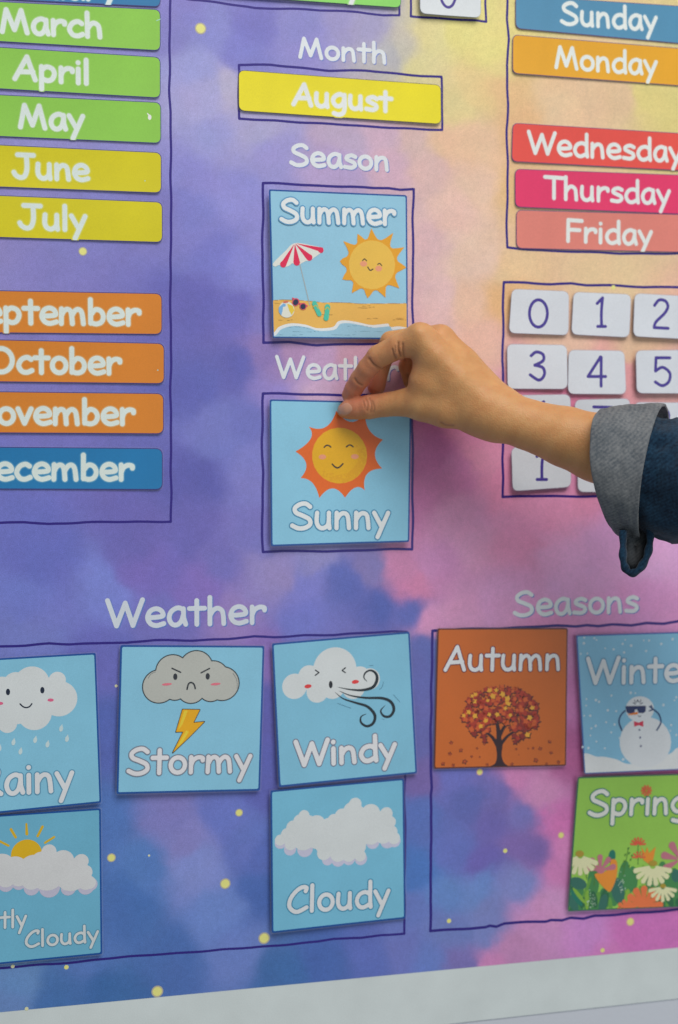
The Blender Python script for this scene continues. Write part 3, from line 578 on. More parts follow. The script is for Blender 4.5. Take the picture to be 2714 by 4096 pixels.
# Sunny
def sunny_warp(u, v): return .0028*np.maximum(u-.02, 0)**1.4+.0012*np.maximum(-u-.5, 0)
s = make_card('weather_card', 'Z6', [(178, 442), (1438, 470), (1420, 1718), (188, 1758)], 'blue card reading Sunny, held at its top edge by the hand', 'card', 'weather cards', (126, 186, 214), EDGE, 11, .0045, bend=(.2, -.2, .2, 0, -.3), fn=sunny_warp)
TI = [(1190, 803), (1182, 1062), (1028, 1258), (852, 1324), (622, 1327), (453, 1148), (408, 910), (528, 686), (775, 545), (1030, 560)]
MI = [(1118, 930), (1048, 1112), (945, 1232), (740, 1240), (560, 1190), (505, 1020), (545, 795), (680, 690), (910, 645), (1070, 720)]
P = []
for i in range(10):
    a = np.array(TI[i], float); b = np.array(TI[(i+1) % 10], float); m_ = np.array(MI[i], float); c = 2*m_-.5*(a+b)
    cc = (803, 945); 
    for t in np.linspace(0, 1, 12)[:-1]: P.append(tuple((1-t)**2*a+2*t*(1-t)*c+t*t*b))
s.fill('sun_rays', (208, 96, 26), 'Z6', [('poly', P)])
s.fill('sun_disc', (210, 162, 12), 'Z6', [('ell', 803, 946, 246, 250)])
sr = random.Random(2)
s.fill('sun_grain', (205, 152, 14), 'Z6', [('circ', 803+r_*math.cos(a_), 946+r_*math.sin(a_), sr.uniform(5, 11)) for r_, a_ in [(sr.uniform(170, 238), math.radians(sr.triangular(-35, 140, 45))) for _ in range(230)]], split=False)['kind'] = 'stuff'
s.fill('cheek', (222, 144, 112), 'Z6', [('ell', 650, 958, 34, 22), ('ell', 940, 955, 34, 22)])
s.fill('face_line', BLACK, 'Z6', [('cstr', [(666, 872), (680, 858), (695, 853), (712, 858), (726, 870)], 6), ('cstr', [(865, 868), (880, 856), (895, 851), (912, 856), (925, 868)], 6), ('cstr', [(738, 1022), (762, 1046), (785, 1056), (810, 1044), (834, 1018)], 6.5)])
s.text('Sunny', 'Z6', (378, 1600), (1232, 1596), 222, 23, (206, 216, 222), out=(56, 128, 168), outw=10)

# Stormy
s = make_card('weather_card', 'W1', [(688, 400), (1510, 405), (1483, 1228), (665, 1245)], 'blue card reading Stormy with a grey angry cloud and yellow bolt', 'card', 'weather cards', SKY, EDGE, 8, .0036, bend=(.2, 0, .3, -.6, -1.0))
cs = [(1120, 527, 97), (985, 550, 97), (910, 635, 97), (1270, 620, 98), (1215, 580, 92), (1093, 650, 84), (1205, 650, 74), (1000, 640, 76), (1100, 590, 110)]
clouds(s, 'W1', cs, (44, 54, 62), 'cloud_outline', grow=.0002, cell=.0004); clouds(s, 'W1', [(a, b, c-5) for a, b, c in cs], (168, 174, 170))
s.fill('cloud_line', (110, 120, 122), 'W1', [('cstr', [(845, 590), (862, 565), (890, 552)], 1.8), ('cstr', [(1330, 560), (1352, 600), (1354, 650)], 1.8)])
s.fill('face_line', (40, 46, 54), 'W1', [('str', [(982, 532), (1032, 555)], 4), ('str', [(1148, 558), (1197, 533)], 4), ('cstr', [(1068, 652), (1076, 622), (1092, 613), (1108, 624), (1115, 648)], 4.5), ('ell', 1001, 580, 12, 19), ('ell', 1186, 578, 12, 19)])
s.fill('cheek', (204, 108, 126), 'W1', [('ell', 953, 623, 29, 7, -5), ('ell', 1231, 622, 29, 7, -5)])
bolt = [(1042, 766), (1140, 768), (1103, 842), (1166, 836), (1078, 925), (985, 1012), (1046, 892), (1004, 894)]
s.fill('bolt_outline', (58, 48, 40), 'W1', [('poly', bolt)], grow=.0006, cell=.0004); s.fill('bolt', (216, 160, 14), 'W1', [('poly', bolt)], cell=.0004)
s.fill('bolt_highlight', (226, 190, 50), 'W1', [('poly', [(1052, 772), (1072, 772), (1042, 850), (1016, 885)]), ('poly', [(1062, 885), (1078, 892), (1040, 955), (1006, 985)])], cell=.0004)
s.text('Stormy', 'W1', (733, 1132), (1425, 1118), 140, 14, (204, 208, 214), out=(110, 122, 140), outw=6)

# Windy
s = make_card('weather_card', 'W2', [(92, 660), (1423, 548), (1492, 1912), (155, 2040)], 'tilted blue card reading Windy with a cloud blowing black swirls', 'card', 'weather cards', (116, 178, 206), EDGE, 13, .0038, bend=(.5, .3, .4, -.8, -.8))
clouds(s, 'W2', [(700, 912, 214), (450, 975, 105), (310, 1073, 122), (530, 1125, 106), (940, 990, 108), (1035, 1005, 104), (680, 1075, 120), (880, 1080, 116), (600, 1020, 150)], CLOUD)
s.fill('cheek', (202, 58, 60), 'W2', [('ell', 440, 1073, 35, 19, -8), ('ell', 898, 1031, 35, 19, -8)])
s.fill('face_line', BLACK, 'W2', [('str', [(512, 917), (546, 941), (510, 968)], 6), ('str', [(803, 895), (770, 921), (802, 942)], 6), ('ell', 660, 1057, 18, 36)])
s.fill('wind_swirl', (20, 34, 44), 'W2', [
 ('cstr', [(720, 1080), (850, 1105), (970, 1110), (1070, 1080), (1108, 1005), (1092, 945), (1040, 920), (992, 948), (982, 992), (1016, 1032)], [1, 7, 12, 15, 15, 12, 9, 8, 6, 1]),
 ('cstr', [(735, 1115), (850, 1162), (1000, 1185), (1150, 1188), (1238, 1222), (1270, 1295), (1235, 1360), (1175, 1362), (1143, 1310), (1188, 1256)], [1, 6, 10, 13, 15, 15, 13, 11, 8, 1]),
 ('cstr', [(700, 1128), (780, 1192), (900, 1232), (1015, 1270), (1085, 1350), (1070, 1428), (1008, 1458), (952, 1422), (954, 1366), (1008, 1338)], [1, 6, 10, 13, 15, 14, 12, 10, 7, 1])], cell=.0004)
s.fill('wind_line', (62, 110, 136), 'W2', [('str', [(722, 1236), (855, 1285)], 2.6), ('str', [(1030, 876), (1072, 872)], 2.2), ('cstr', [(1170, 1030), (1158, 1078), (1130, 1105)], 2.6), ('str', [(1265, 1155), (1330, 1226)], 2.2), ('str', [(1156, 1390), (1182, 1398)], 2.2)])
s.text('Windy', 'W2', (322, 1842), (1278, 1776), 230, 26, (202, 208, 214), out=(108, 116, 138), outw=9)

# Rainy
s = make_card('weather_card', 'S', [(-205, 2646), (384, 2612), (405, 3209), (-165, 3266)], 'blue card ending in ainy with a smiling cloud and raindrops', 'card', 'weather cards', (120, 182, 210), EDGE, 5, .0036, bend=(.3, 0, .2, -.3, -1.0))
clouds(s, 'W1', [(182, 622, 100), (90, 622, 68), (328, 600, 48), (340, 706, 100), (200, 790, 94), (45, 848, 52), (-60, 720, 130), (240, 700, 110), (100, 740, 110), (10, 660, 80)], CLOUD, clip=s.inner)
s.fill('face_line', (20, 34, 56), 'W1', [('ell', 47, 667, 12, 19), ('ell', 243, 657, 12, 19), ('cstr', [(116, 735), (132, 750), (150, 756), (170, 750), (183, 734)], 4)])
s.fill('cheek', (200, 92, 130), 'W1', [('ell', 290, 713, 18, 9), ('ell', 2, 732, 18, 9)])
s.fill('raindrop', (178, 202, 208), 'W1', [q for a, b in [(350, 872), (383, 930), (272, 962), (202, 937), (78, 950), (118, 1002), (-2, 985)] for q in (('ell', a, b+4, 11, 17, 12), ('poly', [(a-9, b), (a+6, b-24), (a+10, b+4)]))], cell=.0004)
s.text('Rainy', 'W1', None, (412, 1225), 160, 15, (200, 208, 214), out=(86, 142, 172), outw=6, right=(1.02, -.06))

# Partly Cloudy
s = make_card('weather_card', 'P1', [(-270, 192), (633, 130), (642, 1042), (-260, 1132)], 'blue card ending in tly Cloudy with sun rays above a cloud', 'card', 'weather cards', (100, 168, 198), EDGE, 8, .0030, bend=(0, 0, 0, .4, -.3))
s.fill('sun_disc', (204, 168, 22), 'P1', [('circ', 168, 420, 94), ('poly', [(110, 420), (225, 420), (158, 495)])])
s.fill('sun_ray', (196, 166, 34), 'P1', [('str', [(167, 228), (170, 292)], [6, 9]), ('str', [(70, 262), (100, 312)], 8), ('str', [(268, 245), (238, 304)], 8), ('str', [(341, 310), (284, 346)], 7), ('str', [(-10, 332), (55, 365)], 7)])
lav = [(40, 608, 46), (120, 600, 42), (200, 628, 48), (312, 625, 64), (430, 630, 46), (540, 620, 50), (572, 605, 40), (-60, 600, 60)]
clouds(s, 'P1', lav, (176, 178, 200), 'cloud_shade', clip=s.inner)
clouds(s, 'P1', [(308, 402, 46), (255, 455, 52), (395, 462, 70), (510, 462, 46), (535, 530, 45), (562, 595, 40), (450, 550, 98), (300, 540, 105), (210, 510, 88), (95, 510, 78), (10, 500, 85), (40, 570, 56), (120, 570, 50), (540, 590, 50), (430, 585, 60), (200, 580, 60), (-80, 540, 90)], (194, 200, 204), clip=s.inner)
s.text('Partly', 'P1', None, (163, 870), 106, 9.5, (192, 202, 206), out=(70, 130, 158), outw=4, right=(.98, -.07))
s.text('Cloudy', 'P1', (166, 1000), (614, 962), 100, 9.5, (192, 202, 206), out=(70, 130, 158), outw=4)

# Cloudy
s = make_card('weather_card', 'P2', [(170, 232), (1292, 135), (1303, 1305), (180, 1420)], 'blue card reading Cloudy with plain white clouds, below the Windy card', 'card', 'weather cards', (108, 176, 206), EDGE, 11, .0032, bend=(.3, 0, 0, -1.2, -.4))
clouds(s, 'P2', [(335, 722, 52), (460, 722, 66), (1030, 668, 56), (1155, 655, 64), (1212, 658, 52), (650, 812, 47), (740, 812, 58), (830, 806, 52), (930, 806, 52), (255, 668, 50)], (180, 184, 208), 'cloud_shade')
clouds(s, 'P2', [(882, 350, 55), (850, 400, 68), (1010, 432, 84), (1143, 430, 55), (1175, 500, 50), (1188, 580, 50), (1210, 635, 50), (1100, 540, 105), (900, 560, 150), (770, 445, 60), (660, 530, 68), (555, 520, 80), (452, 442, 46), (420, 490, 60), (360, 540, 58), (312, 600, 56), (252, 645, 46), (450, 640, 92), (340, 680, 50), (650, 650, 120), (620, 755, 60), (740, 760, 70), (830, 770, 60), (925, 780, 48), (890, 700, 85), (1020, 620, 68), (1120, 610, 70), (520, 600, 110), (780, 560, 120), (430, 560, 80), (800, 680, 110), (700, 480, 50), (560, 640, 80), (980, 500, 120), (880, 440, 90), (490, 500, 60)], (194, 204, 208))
s.text('Cloudy', 'P2', (325, 1250), (1158, 1200), 206, 20, (200, 208, 214), out=(58, 132, 166), outw=9)

# Autumn
s = make_card('season_card', 'A1', [(150, 315), (913, 312), (903, 1122), (128, 1143)], 'orange card reading Autumn with a dark tree of red leaves', 'card', 'season cards', (188, 98, 34), (84, 36, 26), 6, .0030, bend=(.2, .2, 0, .8, 0))
BR = (44, 24, 34)
s.fill('trunk', BR, 'A1', [('poly', catmull([(455, 1128), (488, 1108), (498, 1060), (492, 985), (530, 985), (526, 1060), (540, 1105), (568, 1126)])), ('cstr', [(510, 1000), (508, 930), (496, 850), (490, 790)], [19, 13, 9, 4]), ('cstr', [(508, 960), (545, 890), (600, 840), (650, 810)], [13, 9, 7, 3]), ('cstr', [(505, 1010), (470, 955), (420, 920), (375, 905)], [13, 9, 6, 3]), ('cstr', [(518, 1000), (560, 950), (610, 918), (660, 905)], [12, 8, 6, 3]), ('cstr', [(500, 880), (470, 840), (430, 810)], [7, 5, 3]), ('cstr', [(545, 890), (560, 830), (555, 780)], [6, 4, 2])], cell=.0004)
def leaf(x, y, r, a):
    out = []
    for k, q in enumerate([1, .55, .9, .5, .62, .42, .62, .5, .9, .55]): t = a+k*math.pi/5; out.append((x+r*q*math.cos(t), y+r*q*math.sin(t)))
    return out
lr = random.Random(5); L = []
while len(L) < 340:
    x = lr.uniform(300, 742); y = lr.uniform(655, 992); u = (x-520)/222; v = (y-825)/170
    if u*u+v*v > 1 or (abs(x-512) < 75-(.25*(y-870)) and y > 872) or (y > 930 and abs(x-515) < 85): continue
    if lr.random() < .16 and abs(x-510) < 150 and y > 780: continue
    L.append((x, y, lr.uniform(15, 25), lr.uniform(0, 6.3)))
for k in range(4): pass
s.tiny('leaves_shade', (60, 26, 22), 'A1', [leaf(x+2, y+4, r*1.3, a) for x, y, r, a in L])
pal = [(128, 34, 24), (160, 48, 26), (190, 84, 32), (212, 158, 44)]
cl = [[] for _ in pal]
for q in L: cl[lr.choice([0, 0, 0, 0, 0, 1, 1, 1, 1, 2, 2, 3])].append(q)
for c, qs in zip(pal, cl): s.tiny('leaves', c, 'A1', [leaf(*q) for q in qs])
gl = [(230, 990, 16), (285, 1032, 17), (222, 1055, 16), (308, 1098, 22), (180, 1112, 17), (425, 996, 12), (382, 1022, 10), (350, 1068, 11), (808, 980, 15), (752, 1024, 16), (816, 1044, 14), (728, 1090, 20), (856, 1102, 15), (708, 1018, 12), (680, 1022, 8), (610, 1026, 10), (396, 1072, 8), (358, 740, 11), (376, 690, 6), (722, 740, 7), (585, 1112, 14), (240, 1122, 14), (790, 1112, 12), (440, 1118, 12), (626, 1058, 5)]
s.tiny('fallen_leaves', (96, 40, 24), 'A1', [leaf(x, y, r, lr.uniform(0, 6)) for x, y, r in gl]); s.tiny('fallen_leaves', (168, 70, 30), 'A1', [leaf(x, y, r*.6, lr.uniform(0, 6)) for x, y, r in gl])
s.text('Autumn', 'A1', (195, 563), (856, 556), 136, 13, (206, 214, 220), out=(110, 44, 60), outw=5)

# Winter
s = make_card('season_card', 'A1', [(965, 355), (1790, 330), (1812, 1138), (1010, 1170)], 'pale blue card reading Winter with a snowman in dark sunglasses', 'card', 'season cards', (122, 180, 212), (54, 96, 168), 6, .0045, bend=(.4, 0, .3, -.6, -.4))
wr = random.Random(9)
dots = [(1012, 368), (1072, 372), (1085, 382), (1010, 402), (1255, 382), (1240, 406), (1290, 416), (1136, 432), (1186, 438), (1248, 456), (1365, 386), (1396, 386), (1468, 406), (1378, 448), (1535, 378), (1030, 462), (992, 464), (1024, 730), (1172, 710), (1080, 736), (1098, 746), (1150, 796), (1200, 802), (1046, 828), (1010, 828), (1140, 866), (1190, 880), (1078, 888), (1052, 902), (1046, 944), (1170, 926), (1082, 980), (1132, 1020), (1034, 1018), (1220, 960), (1240, 1086), (1480, 766), (1545, 738), (1556, 720), (1525, 884), (1520, 918), (1556, 942), (1286, 694), (1314, 696), (1000, 1012), (1022, 768), (1600, 800), (1650, 900), (1700, 700)]
s.fill('snowflakes', (190, 208, 220), 'A1', [('circ', a, b, wr.uniform(5, 8.5)) for a, b in dots], cell=.0004, split=False)['kind'] = 'stuff'
SN = (208, 216, 228)
s.fill('snowdrift', SN, 'A1', [('poly', list(catmull([(980, 1050), (1030, 1050), (1080, 1068), (1130, 1070), (1200, 1085), (1290, 1112), (1500, 1060), (1560, 1020), (1640, 1010), (1840, 1040)]))+[(1840, 1200), (980, 1200)])], clip=s.inner)
s.fill('snowman_body', (204, 213, 224), 'A1', [('ell', 1372, 985, 153, 150), ('ell', 1340, 790, 84, 76), ('circ', 1350, 860, 50)])
s.fill('snowman_arm', (36, 66, 110), 'A1', [('cstr', [(1233, 915), (1216, 865), (1228, 825), (1252, 800)], 5), ('cstr', [(1440, 914), (1464, 868), (1452, 820), (1418, 790), (1398, 775)], 5), ('str', [(1412, 795), (1396, 800)], 4), ('str', [(1412, 790), (1408, 768)], 4)])
s.fill('sunglasses', (26, 44, 92), 'A1', [('poly', [(1254, 772), (1376, 770), (1374, 802), (1360, 814), (1332, 812), (1322, 790), (1312, 792), (1306, 814), (1272, 816), (1260, 804)])])
s.fill('carrot_nose', (220, 122, 54), 'A1', [('str', [(1272, 822), (1322, 814)], [3, 8])])
s.fill('bow_tie', (196, 48, 78), 'A1', [('poly', [(1304, 860), (1332, 870), (1360, 858), (1360, 894), (1332, 884), (1306, 894)])])
s.fill('button', (36, 52, 110), 'A1', [('circ', 1337, 912, 6), ('circ', 1341, 957, 6), ('circ', 1345, 1007, 6)])
s.fill('face_line', (44, 60, 84), 'A1', [('cstr', [(1330, 828), (1338, 834), (1346, 828)], 2), ('cstr', [(1308, 735), (1312, 748), (1322, 746), (1326, 734), (1332, 746), (1342, 746), (1346, 734)], 2), ('str', [(1300, 752), (1316, 760)], 2.5), ('str', [(1340, 760), (1356, 752)], 2.5)])
s.text('Winter', 'A1', (1031, 642), (1672, 622), 146, 15, (206, 214, 222), out=(78, 136, 176), outw=5)

# Spring
s = make_card('season_card', 'S8', [(942, 88), (1790, 63), (1772, 885), (882, 918)], 'green card reading Spring with daisies and orange flowers', 'card', 'season cards', (138, 190, 78), (44, 100, 80), 6, .0040, bend=(.2, .5, 0, -.6, .3))
K = s.inner
fr_ = random.Random(3)
def petals(x, y, r, n, a0, a1, w=.22): 
    out = []
    for k in range(n):
        a = math.radians(a0+(a1-a0)*k/max(n-1, 1)); out.append(('str', [(x+r*.2*math.cos(a), y+r*.2*math.sin(a)), (x+r*.85*math.cos(a), y+r*.85*math.sin(a))], [r*.07, r*w*.75]))
    return out
s.fill('foliage', (62, 128, 74), 'S8', [('ell', fr_.uniform(885, 1780), fr_.uniform(770, 920), fr_.uniform(22, 38), fr_.uniform(50, 95), fr_.uniform(-25, 25)) for _ in range(34)]+[('ell', 1040, 740, 36, 90), ('ell', 1230, 700, 34, 95, 8), ('ell', 1285, 720, 32, 80), ('ell', 1470, 680, 30, 70), ('ell', 1530, 740, 34, 90, 10)], clip=K)
s.fill('foliage', (92, 150, 62), 'S8', [('ell', fr_.uniform(885, 1780), fr_.uniform(760, 915), fr_.uniform(10, 20), fr_.uniform(40, 80), fr_.uniform(-30, 30)) for _ in range(16)], clip=K)
s.fill('foliage', (40, 100, 66), 'S8', [('ell', fr_.uniform(885, 1780), fr_.uniform(800, 920), fr_.uniform(12, 26), fr_.uniform(30, 60), fr_.uniform(-40, 40)) for _ in range(18)], clip=K)
s.fill('dark_leaf', (48, 104, 92), 'S8', [('ell', 945, 745, 55, 36, 20), ('ell', 1192, 790, 40, 80, -8), ('ell', 1160, 745, 30, 35), ('ell', 910, 865, 26, 60, -30), ('ell', 1555, 700, 30, 40), ('ell', 1100, 870, 24, 60, 15), ('ell', 1650, 800, 40, 60)], clip=K)
s.fill('dark_leaf', (28, 112, 96), 'S8', [('ell', 1156, 580, 22, 42, 8), ('str', [(1156, 600), (1160, 700)], 3), ('ell', 935, 835, 18, 60, -35)], clip=K)
s.fill('leaf', (120, 168, 60), 'S8', [('ell', 950, 820, 12, 62, -38), ('ell', 1250, 850, 20, 70, 5), ('ell', 1000, 850, 14, 60), ('ell', 1350, 700, 12, 70), ('ell', 1600, 860, 20, 60)], clip=K)
s.fill('stem', (70, 120, 50), 'S8', [('cstr', [(1225, 690), (1245, 600), (1258, 525)], 2.6), ('str', [(1318, 630), (1318, 500)], 2.6), ('str', [(985, 640), (1000, 720)], 2.6), ('str', [(1050, 680), (1045, 760)], 2.6), ('str', [(1368, 205), (1366, 225)], 3)]+[('ell', a, b, 5, 9, 30) for a, b in [(1238, 570), (1262, 560), (1232, 610), (1272, 600), (1258, 530), (1225, 640), (1262, 640), (1280, 575)]])
s.fill('orange_flower', (216, 136, 46), 'S8', [('poly', catmull([(1048, 690), (1100, 680), (1140, 650), (1150, 600), (1185, 610), (1185, 700), (1150, 790), (1125, 790), (1080, 745)], True)), ('poly', [(1338, 520), (1362, 560), (1374, 520), (1386, 560), (1428, 520), (1412, 600), (1380, 625), (1350, 600)])], clip=K)
s.fill('pink_flower', (176, 110, 126), 'S8', petals(1085, 665, 95, 5, 190, 345, .26)+petals(1580, 600, 120, 5, 150, 330, .26)+[('ell', 1085, 665, 26, 20)], clip=K)
s.fill('red_flower', (204, 84, 62), 'S8', petals(1318, 510, 52, 7, 190, 350, .16)+petals(1322, 590, 45, 6, 190, 350, .16)+petals(1368, 172, 34, 10, 0, 324, .26), clip=K)
s.fill('coral_flower', (218, 112, 66), 'S8', petals(1355, 880, 115, 7, 180, 360, .26)+petals(1245, 905, 58, 6, 180, 360, .3)+[('circ', 1355, 880, 40)], clip=K)
s.fill('daisy', (208, 212, 170), 'S8', petals(958, 575, 125, 7, 25, 155, .17)+petals(1408, 640, 128, 8, 15, 165, .17)+petals(1470, 770, 95, 7, 15, 165, .17), clip=K)
s.fill('daisy_centre', (160, 140, 50), 'S8', [('ell', 955, 562, 26, 20), ('ell', 1410, 622, 27, 18), ('ell', 1472, 762, 18, 14), ('circ', 1368, 172, 9)], clip=K)
s.fill('flower_specks', (170, 200, 180), 'S8', [('circ', fr_.gauss(1030, 16), fr_.gauss(850, 28), 3.4) for _ in range(26)]+[('circ', fr_.gauss(1212, 16), fr_.gauss(745, 28), 3.4) for _ in range(24)], clip=K, cell=.0004, split=False)['kind'] = 'stuff'
s.text('SprIng', 'S8', (1014, 326), (1605, 312), 148, 15, (206, 212, 208), out=(42, 118, 110), outw=6)

# ------------------------------------------------------------------ person: hand, forearm, sleeve
person = root('person', tuple(ray('H', (1400, 850), .07)), label='person reaching in from the right in a denim sleeve, pinching the Sunny card', cat='person')
def J(x, y, d, z='H'): return ray(z, (x, y), d/1000.)*1000.
def chain(*nodes): return [(J(a, b, c), r) for a, b, c, r in nodes]
index = chain((860, 240, 66, 12.4), (660, 305, 56, 10.4), (478, 396, 44, 9.3), (385, 500, 36, 8.5), (315, 598, 27, 8.2), (262, 680, 19, 7.7), (222, 738, 13.5, 6.6))
middle = chain((1035, 250, 50, 12.0), (820, 235, 40, 10.2), (594, 266, 30, 9.2), (540, 380, 20, 8.4), (500, 490, 14.5, 7.6), (462, 665, 11.5, 7.6))
ring = chain((1120, 380, 38, 11), (960, 310, 26, 9.5), (800, 300, 16, 8.5), (738, 480, 10.5, 7.2), (775, 620, 12, 6.8))
pinky = chain((1200, 500, 29, 10), (1050, 430, 18, 8.5), (950, 450, 12, 7.5), (900, 560, 10, 6.6), (930, 650, 13, 6.2))
thumb = chain((182, 878, 12.5, 6.6), (225, 866, 15, 8.5), (300, 855, 19, 9.6), (400, 846, 25, 10.0), (560, 824, 34, 10.0), (720, 804, 44, 11.2), (900, 818, 53, 13.2), (1080, 850, 62, 15.5))
palm = [chain((860, 240, 66, 12.4), (1000, 400, 70, 13), (1180, 600, 73, 15), (1440, 850, 74, 18)),
        chain((1035, 250, 50, 12.0), (1240, 470, 62, 14), (1500, 830, 70, 18)),
        chain((1120, 380, 38, 11), (1300, 580, 50, 14), (1490, 850, 64, 17)),
        chain((1200, 500, 29, 10), (1300, 680, 42, 13), (1470, 890, 60, 16)),
        chain((900, 822, 53, 13), (1080, 850, 62, 15.5), (1300, 890, 68, 16), (1450, 905, 74, 18)),
        chain((865, 600, 60, 9.5), (935, 380, 64, 10)), chain((850, 780, 54, 11), (960, 640, 62, 13), (1150, 720, 66, 15)),
        chain((1450, 880, 74, 18.5), (1568, 921, 80, 19.6))]
def SJ(x, y, d): return ray('S', (x, y), d/1000.)*1000.
arm = [(J(1450, 885, 74), 18.5), (J(1568, 921, 80), 19.6), (SJ(2108, 1697, 88), 20.2), (SJ(2263, 1747, 102), 24.2), (SJ(2390, 1791, 112), 27.5), (SJ(2700, 1890, 142), 33), (SJ(2950, 1960, 165), 36)]
allj = index+middle+ring+pinky+thumb+arm; AP = np.array([a for a, _ in allj]); AR = np.array([r for _, r in allj])
VX = 1.0
lo = (AP-AR[:, None]).min(0)-4; hi = (AP+AR[:, None]).max(0)+4
dims = np.ceil((hi-lo)/VX).astype(int)+1
ax = [lo[k]+VX*np.arange(dims[k]) for k in range(3)]
GXX, GYY, GZZ = np.meshgrid(*[a.astype(np.float32) for a in ax], indexing='ij')
def chain_field(nodes, k=1.5, pad=16):
    F = np.full(GXX.shape, 60., np.float32)
    for (a, ra), (b, rb) in zip(nodes[:-1], nodes[1:]):
        R = max(ra, rb)+pad; mn = np.minimum(a, b)-R; mxx = np.maximum(a, b)+R
        s = tuple(slice(max(int((mn[i]-lo[i])/VX), 0), max(int((mxx[i]-lo[i])/VX)+1, 1)) for i in range(3))
        X, Y, Z = GXX[s], GYY[s], GZZ[s]
        if X.size == 0: continue
        e = b-a; L = float(e@e); t = np.clip(((X-a[0])*e[0]+(Y-a[1])*e[1]+(Z-a[2])*e[2])/L, 0, 1)
        d = np.sqrt((X-a[0]-t*e[0])**2+(Y-a[1]-t*e[1])**2+(Z-a[2]-t*e[2])**2)-(ra+(rb-ra)*t)
        F[s] = smin(F[s], d, k)
    return F
def smin(a, b, k):
    h = np.maximum(k-np.abs(a-b), 0)/k; return np.minimum(a, b)-h*h*k*.25
PF = None
for c in palm:
    f = chain_field(c, 2); PF = f if PF is None else smin(PF, f, 11)
PF = smin(PF, chain_field(arm, 3), 8)
FF = PF
for ch, k in ((index, 5), (middle, 5), (ring, 5), (pinky, 5), (thumb, 6)):
    FF = np.minimum(FF, smin(PF, chain_field(ch, 1.6), k))
def surface_nets(F, org, h):
    I = F < 0; nx, ny, nz = F.shape
    c = [I[i:nx-1+i, j:ny-1+j, k:nz-1+k] for i in (0, 1) for j in (0, 1) for k in (0, 1)]
    cnt = sum(x.astype(np.int8) for x in c); act = (cnt > 0) & (cnt < 8); idx = np.argwhere(act); idm = np.full(act.shape, -1); idm[act] = np.arange(len(idx))
    acc = np.zeros((len(idx), 3)); n = np.zeros(len(idx)); cor = [(i, j, k) for i in (0, 1) for j in (0, 1) for k in (0, 1)]
    for a in range(8):
        for ax_ in range(3):
            if cor[a][ax_] == 0:
                b = list(cor[a]); b[ax_] = 1; A_ = idx+np.array(cor[a]); B_ = idx+np.array(b)
                fa = F[A_[:, 0], A_[:, 1], A_[:, 2]].astype(float); fb = F[B_[:, 0], B_[:, 1], B_[:, 2]].astype(float); m = (fa < 0) != (fb < 0)
                t = np.where(m, fa/np.where(m, fa-fb, 1), 0); p = A_+0.0; p[:, ax_] += t; acc[m] += p[m]; n[m] += 1
    V = np.array(org)+h*(acc/n[:, None]); quads = []
    for ax_ in range(3):
        o1, o2 = [(1, 2), (2, 0), (0, 1)][ax_]
        sl0 = [slice(None)]*3; sl1 = [slice(None)]*3; sl0[ax_] = slice(0, -1); sl1[ax_] = slice(1, None)
        A_ = I[tuple(sl0)]; B_ = I[tuple(sl1)]; ch = np.argwhere(A_ != B_); ch = ch[(ch[:, o1] > 0) & (ch[:, o2] > 0) & (ch[:, o1] < F.shape[o1]-1) & (ch[:, o2] < F.shape[o2]-1)]
        d1 = np.zeros(3, int); d1[o1] = 1; d2 = np.zeros(3, int); d2[o2] = 1
        g = lambda q: idm[q[:, 0], q[:, 1], q[:, 2]]
        q = np.stack([g(ch-d1-d2), g(ch-d2), g(ch), g(ch-d1)], 1); ins = I[ch[:, 0], ch[:, 1], ch[:, 2]]; q[~ins] = q[~ins][:, ::-1]; quads.append(q)
    return V, np.concatenate(quads)
V, Qd = surface_nets(FF, lo, VX)
Qd = Qd[(Qd >= 0).all(1)]
# smoothing and normals
for it in range(3):
    acc = np.zeros_like(V); n = np.zeros(len(V))
    for k in range(4):
        a, b = Qd[:, k], Qd[:, (k+1) % 4]
        np.add.at(acc, a, V[b]); np.add.at(acc, b, V[a]); np.add.at(n, a, 1); np.add.at(n, b, 1)
    V = V*.5+.5*acc/np.maximum(n, 1)[:, None]
fn_ = np.cross(V[Qd[:, 2]]-V[Qd[:, 0]], V[Qd[:, 3]]-V[Qd[:, 1]]); N = np.zeros_like(V)
for k in range(4): np.add.at(N, Qd[:, k], fn_)
N /= np.linalg.norm(N, axis=1)[:, None]+1e-12
rel = V/1000-CAM; dp = rel@DIR; hx = ((CX+FPX*(rel@RGT)/dp)-1300)/.4464; hy = ((CY-FPX*(rel@UPV)/dp)-1250)/.4464
facing = np.clip(-(N@DIR), 0, 1)
disp = np.zeros(len(V)); crease = np.zeros(len(V))
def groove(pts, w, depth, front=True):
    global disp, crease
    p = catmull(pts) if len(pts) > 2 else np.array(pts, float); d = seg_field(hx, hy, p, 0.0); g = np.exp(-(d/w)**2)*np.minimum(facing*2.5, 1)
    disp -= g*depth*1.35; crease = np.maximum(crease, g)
groove([(398, 415), (425, 455), (470, 490), (510, 505)], 11, .9); groove([(268, 596), (290, 630), (330, 652)], 11, .8)
groove([(605, 330), (618, 380), (640, 420)], 9, .7); groove([(655, 270), (655, 330), (680, 395)], 10, 1.1); groove([(695, 280), (700, 350), (716, 430)], 9, .8); groove([(628, 300), (634, 350)], 7, .5)
groove([(366, 770), (384, 820), (376, 880)], 8, .5); groove([(396, 765), (418, 830), (410, 895)], 8, .55); groove([(425, 790), (444, 850), (436, 890)], 7, .4); groove([(345, 790), (358, 850)], 6, .3)
groove([(1040, 990), (1090, 1015), (1150, 1018)], 12, .6); groove([(740, 560), (745, 620), (720, 650)], 16, .6)
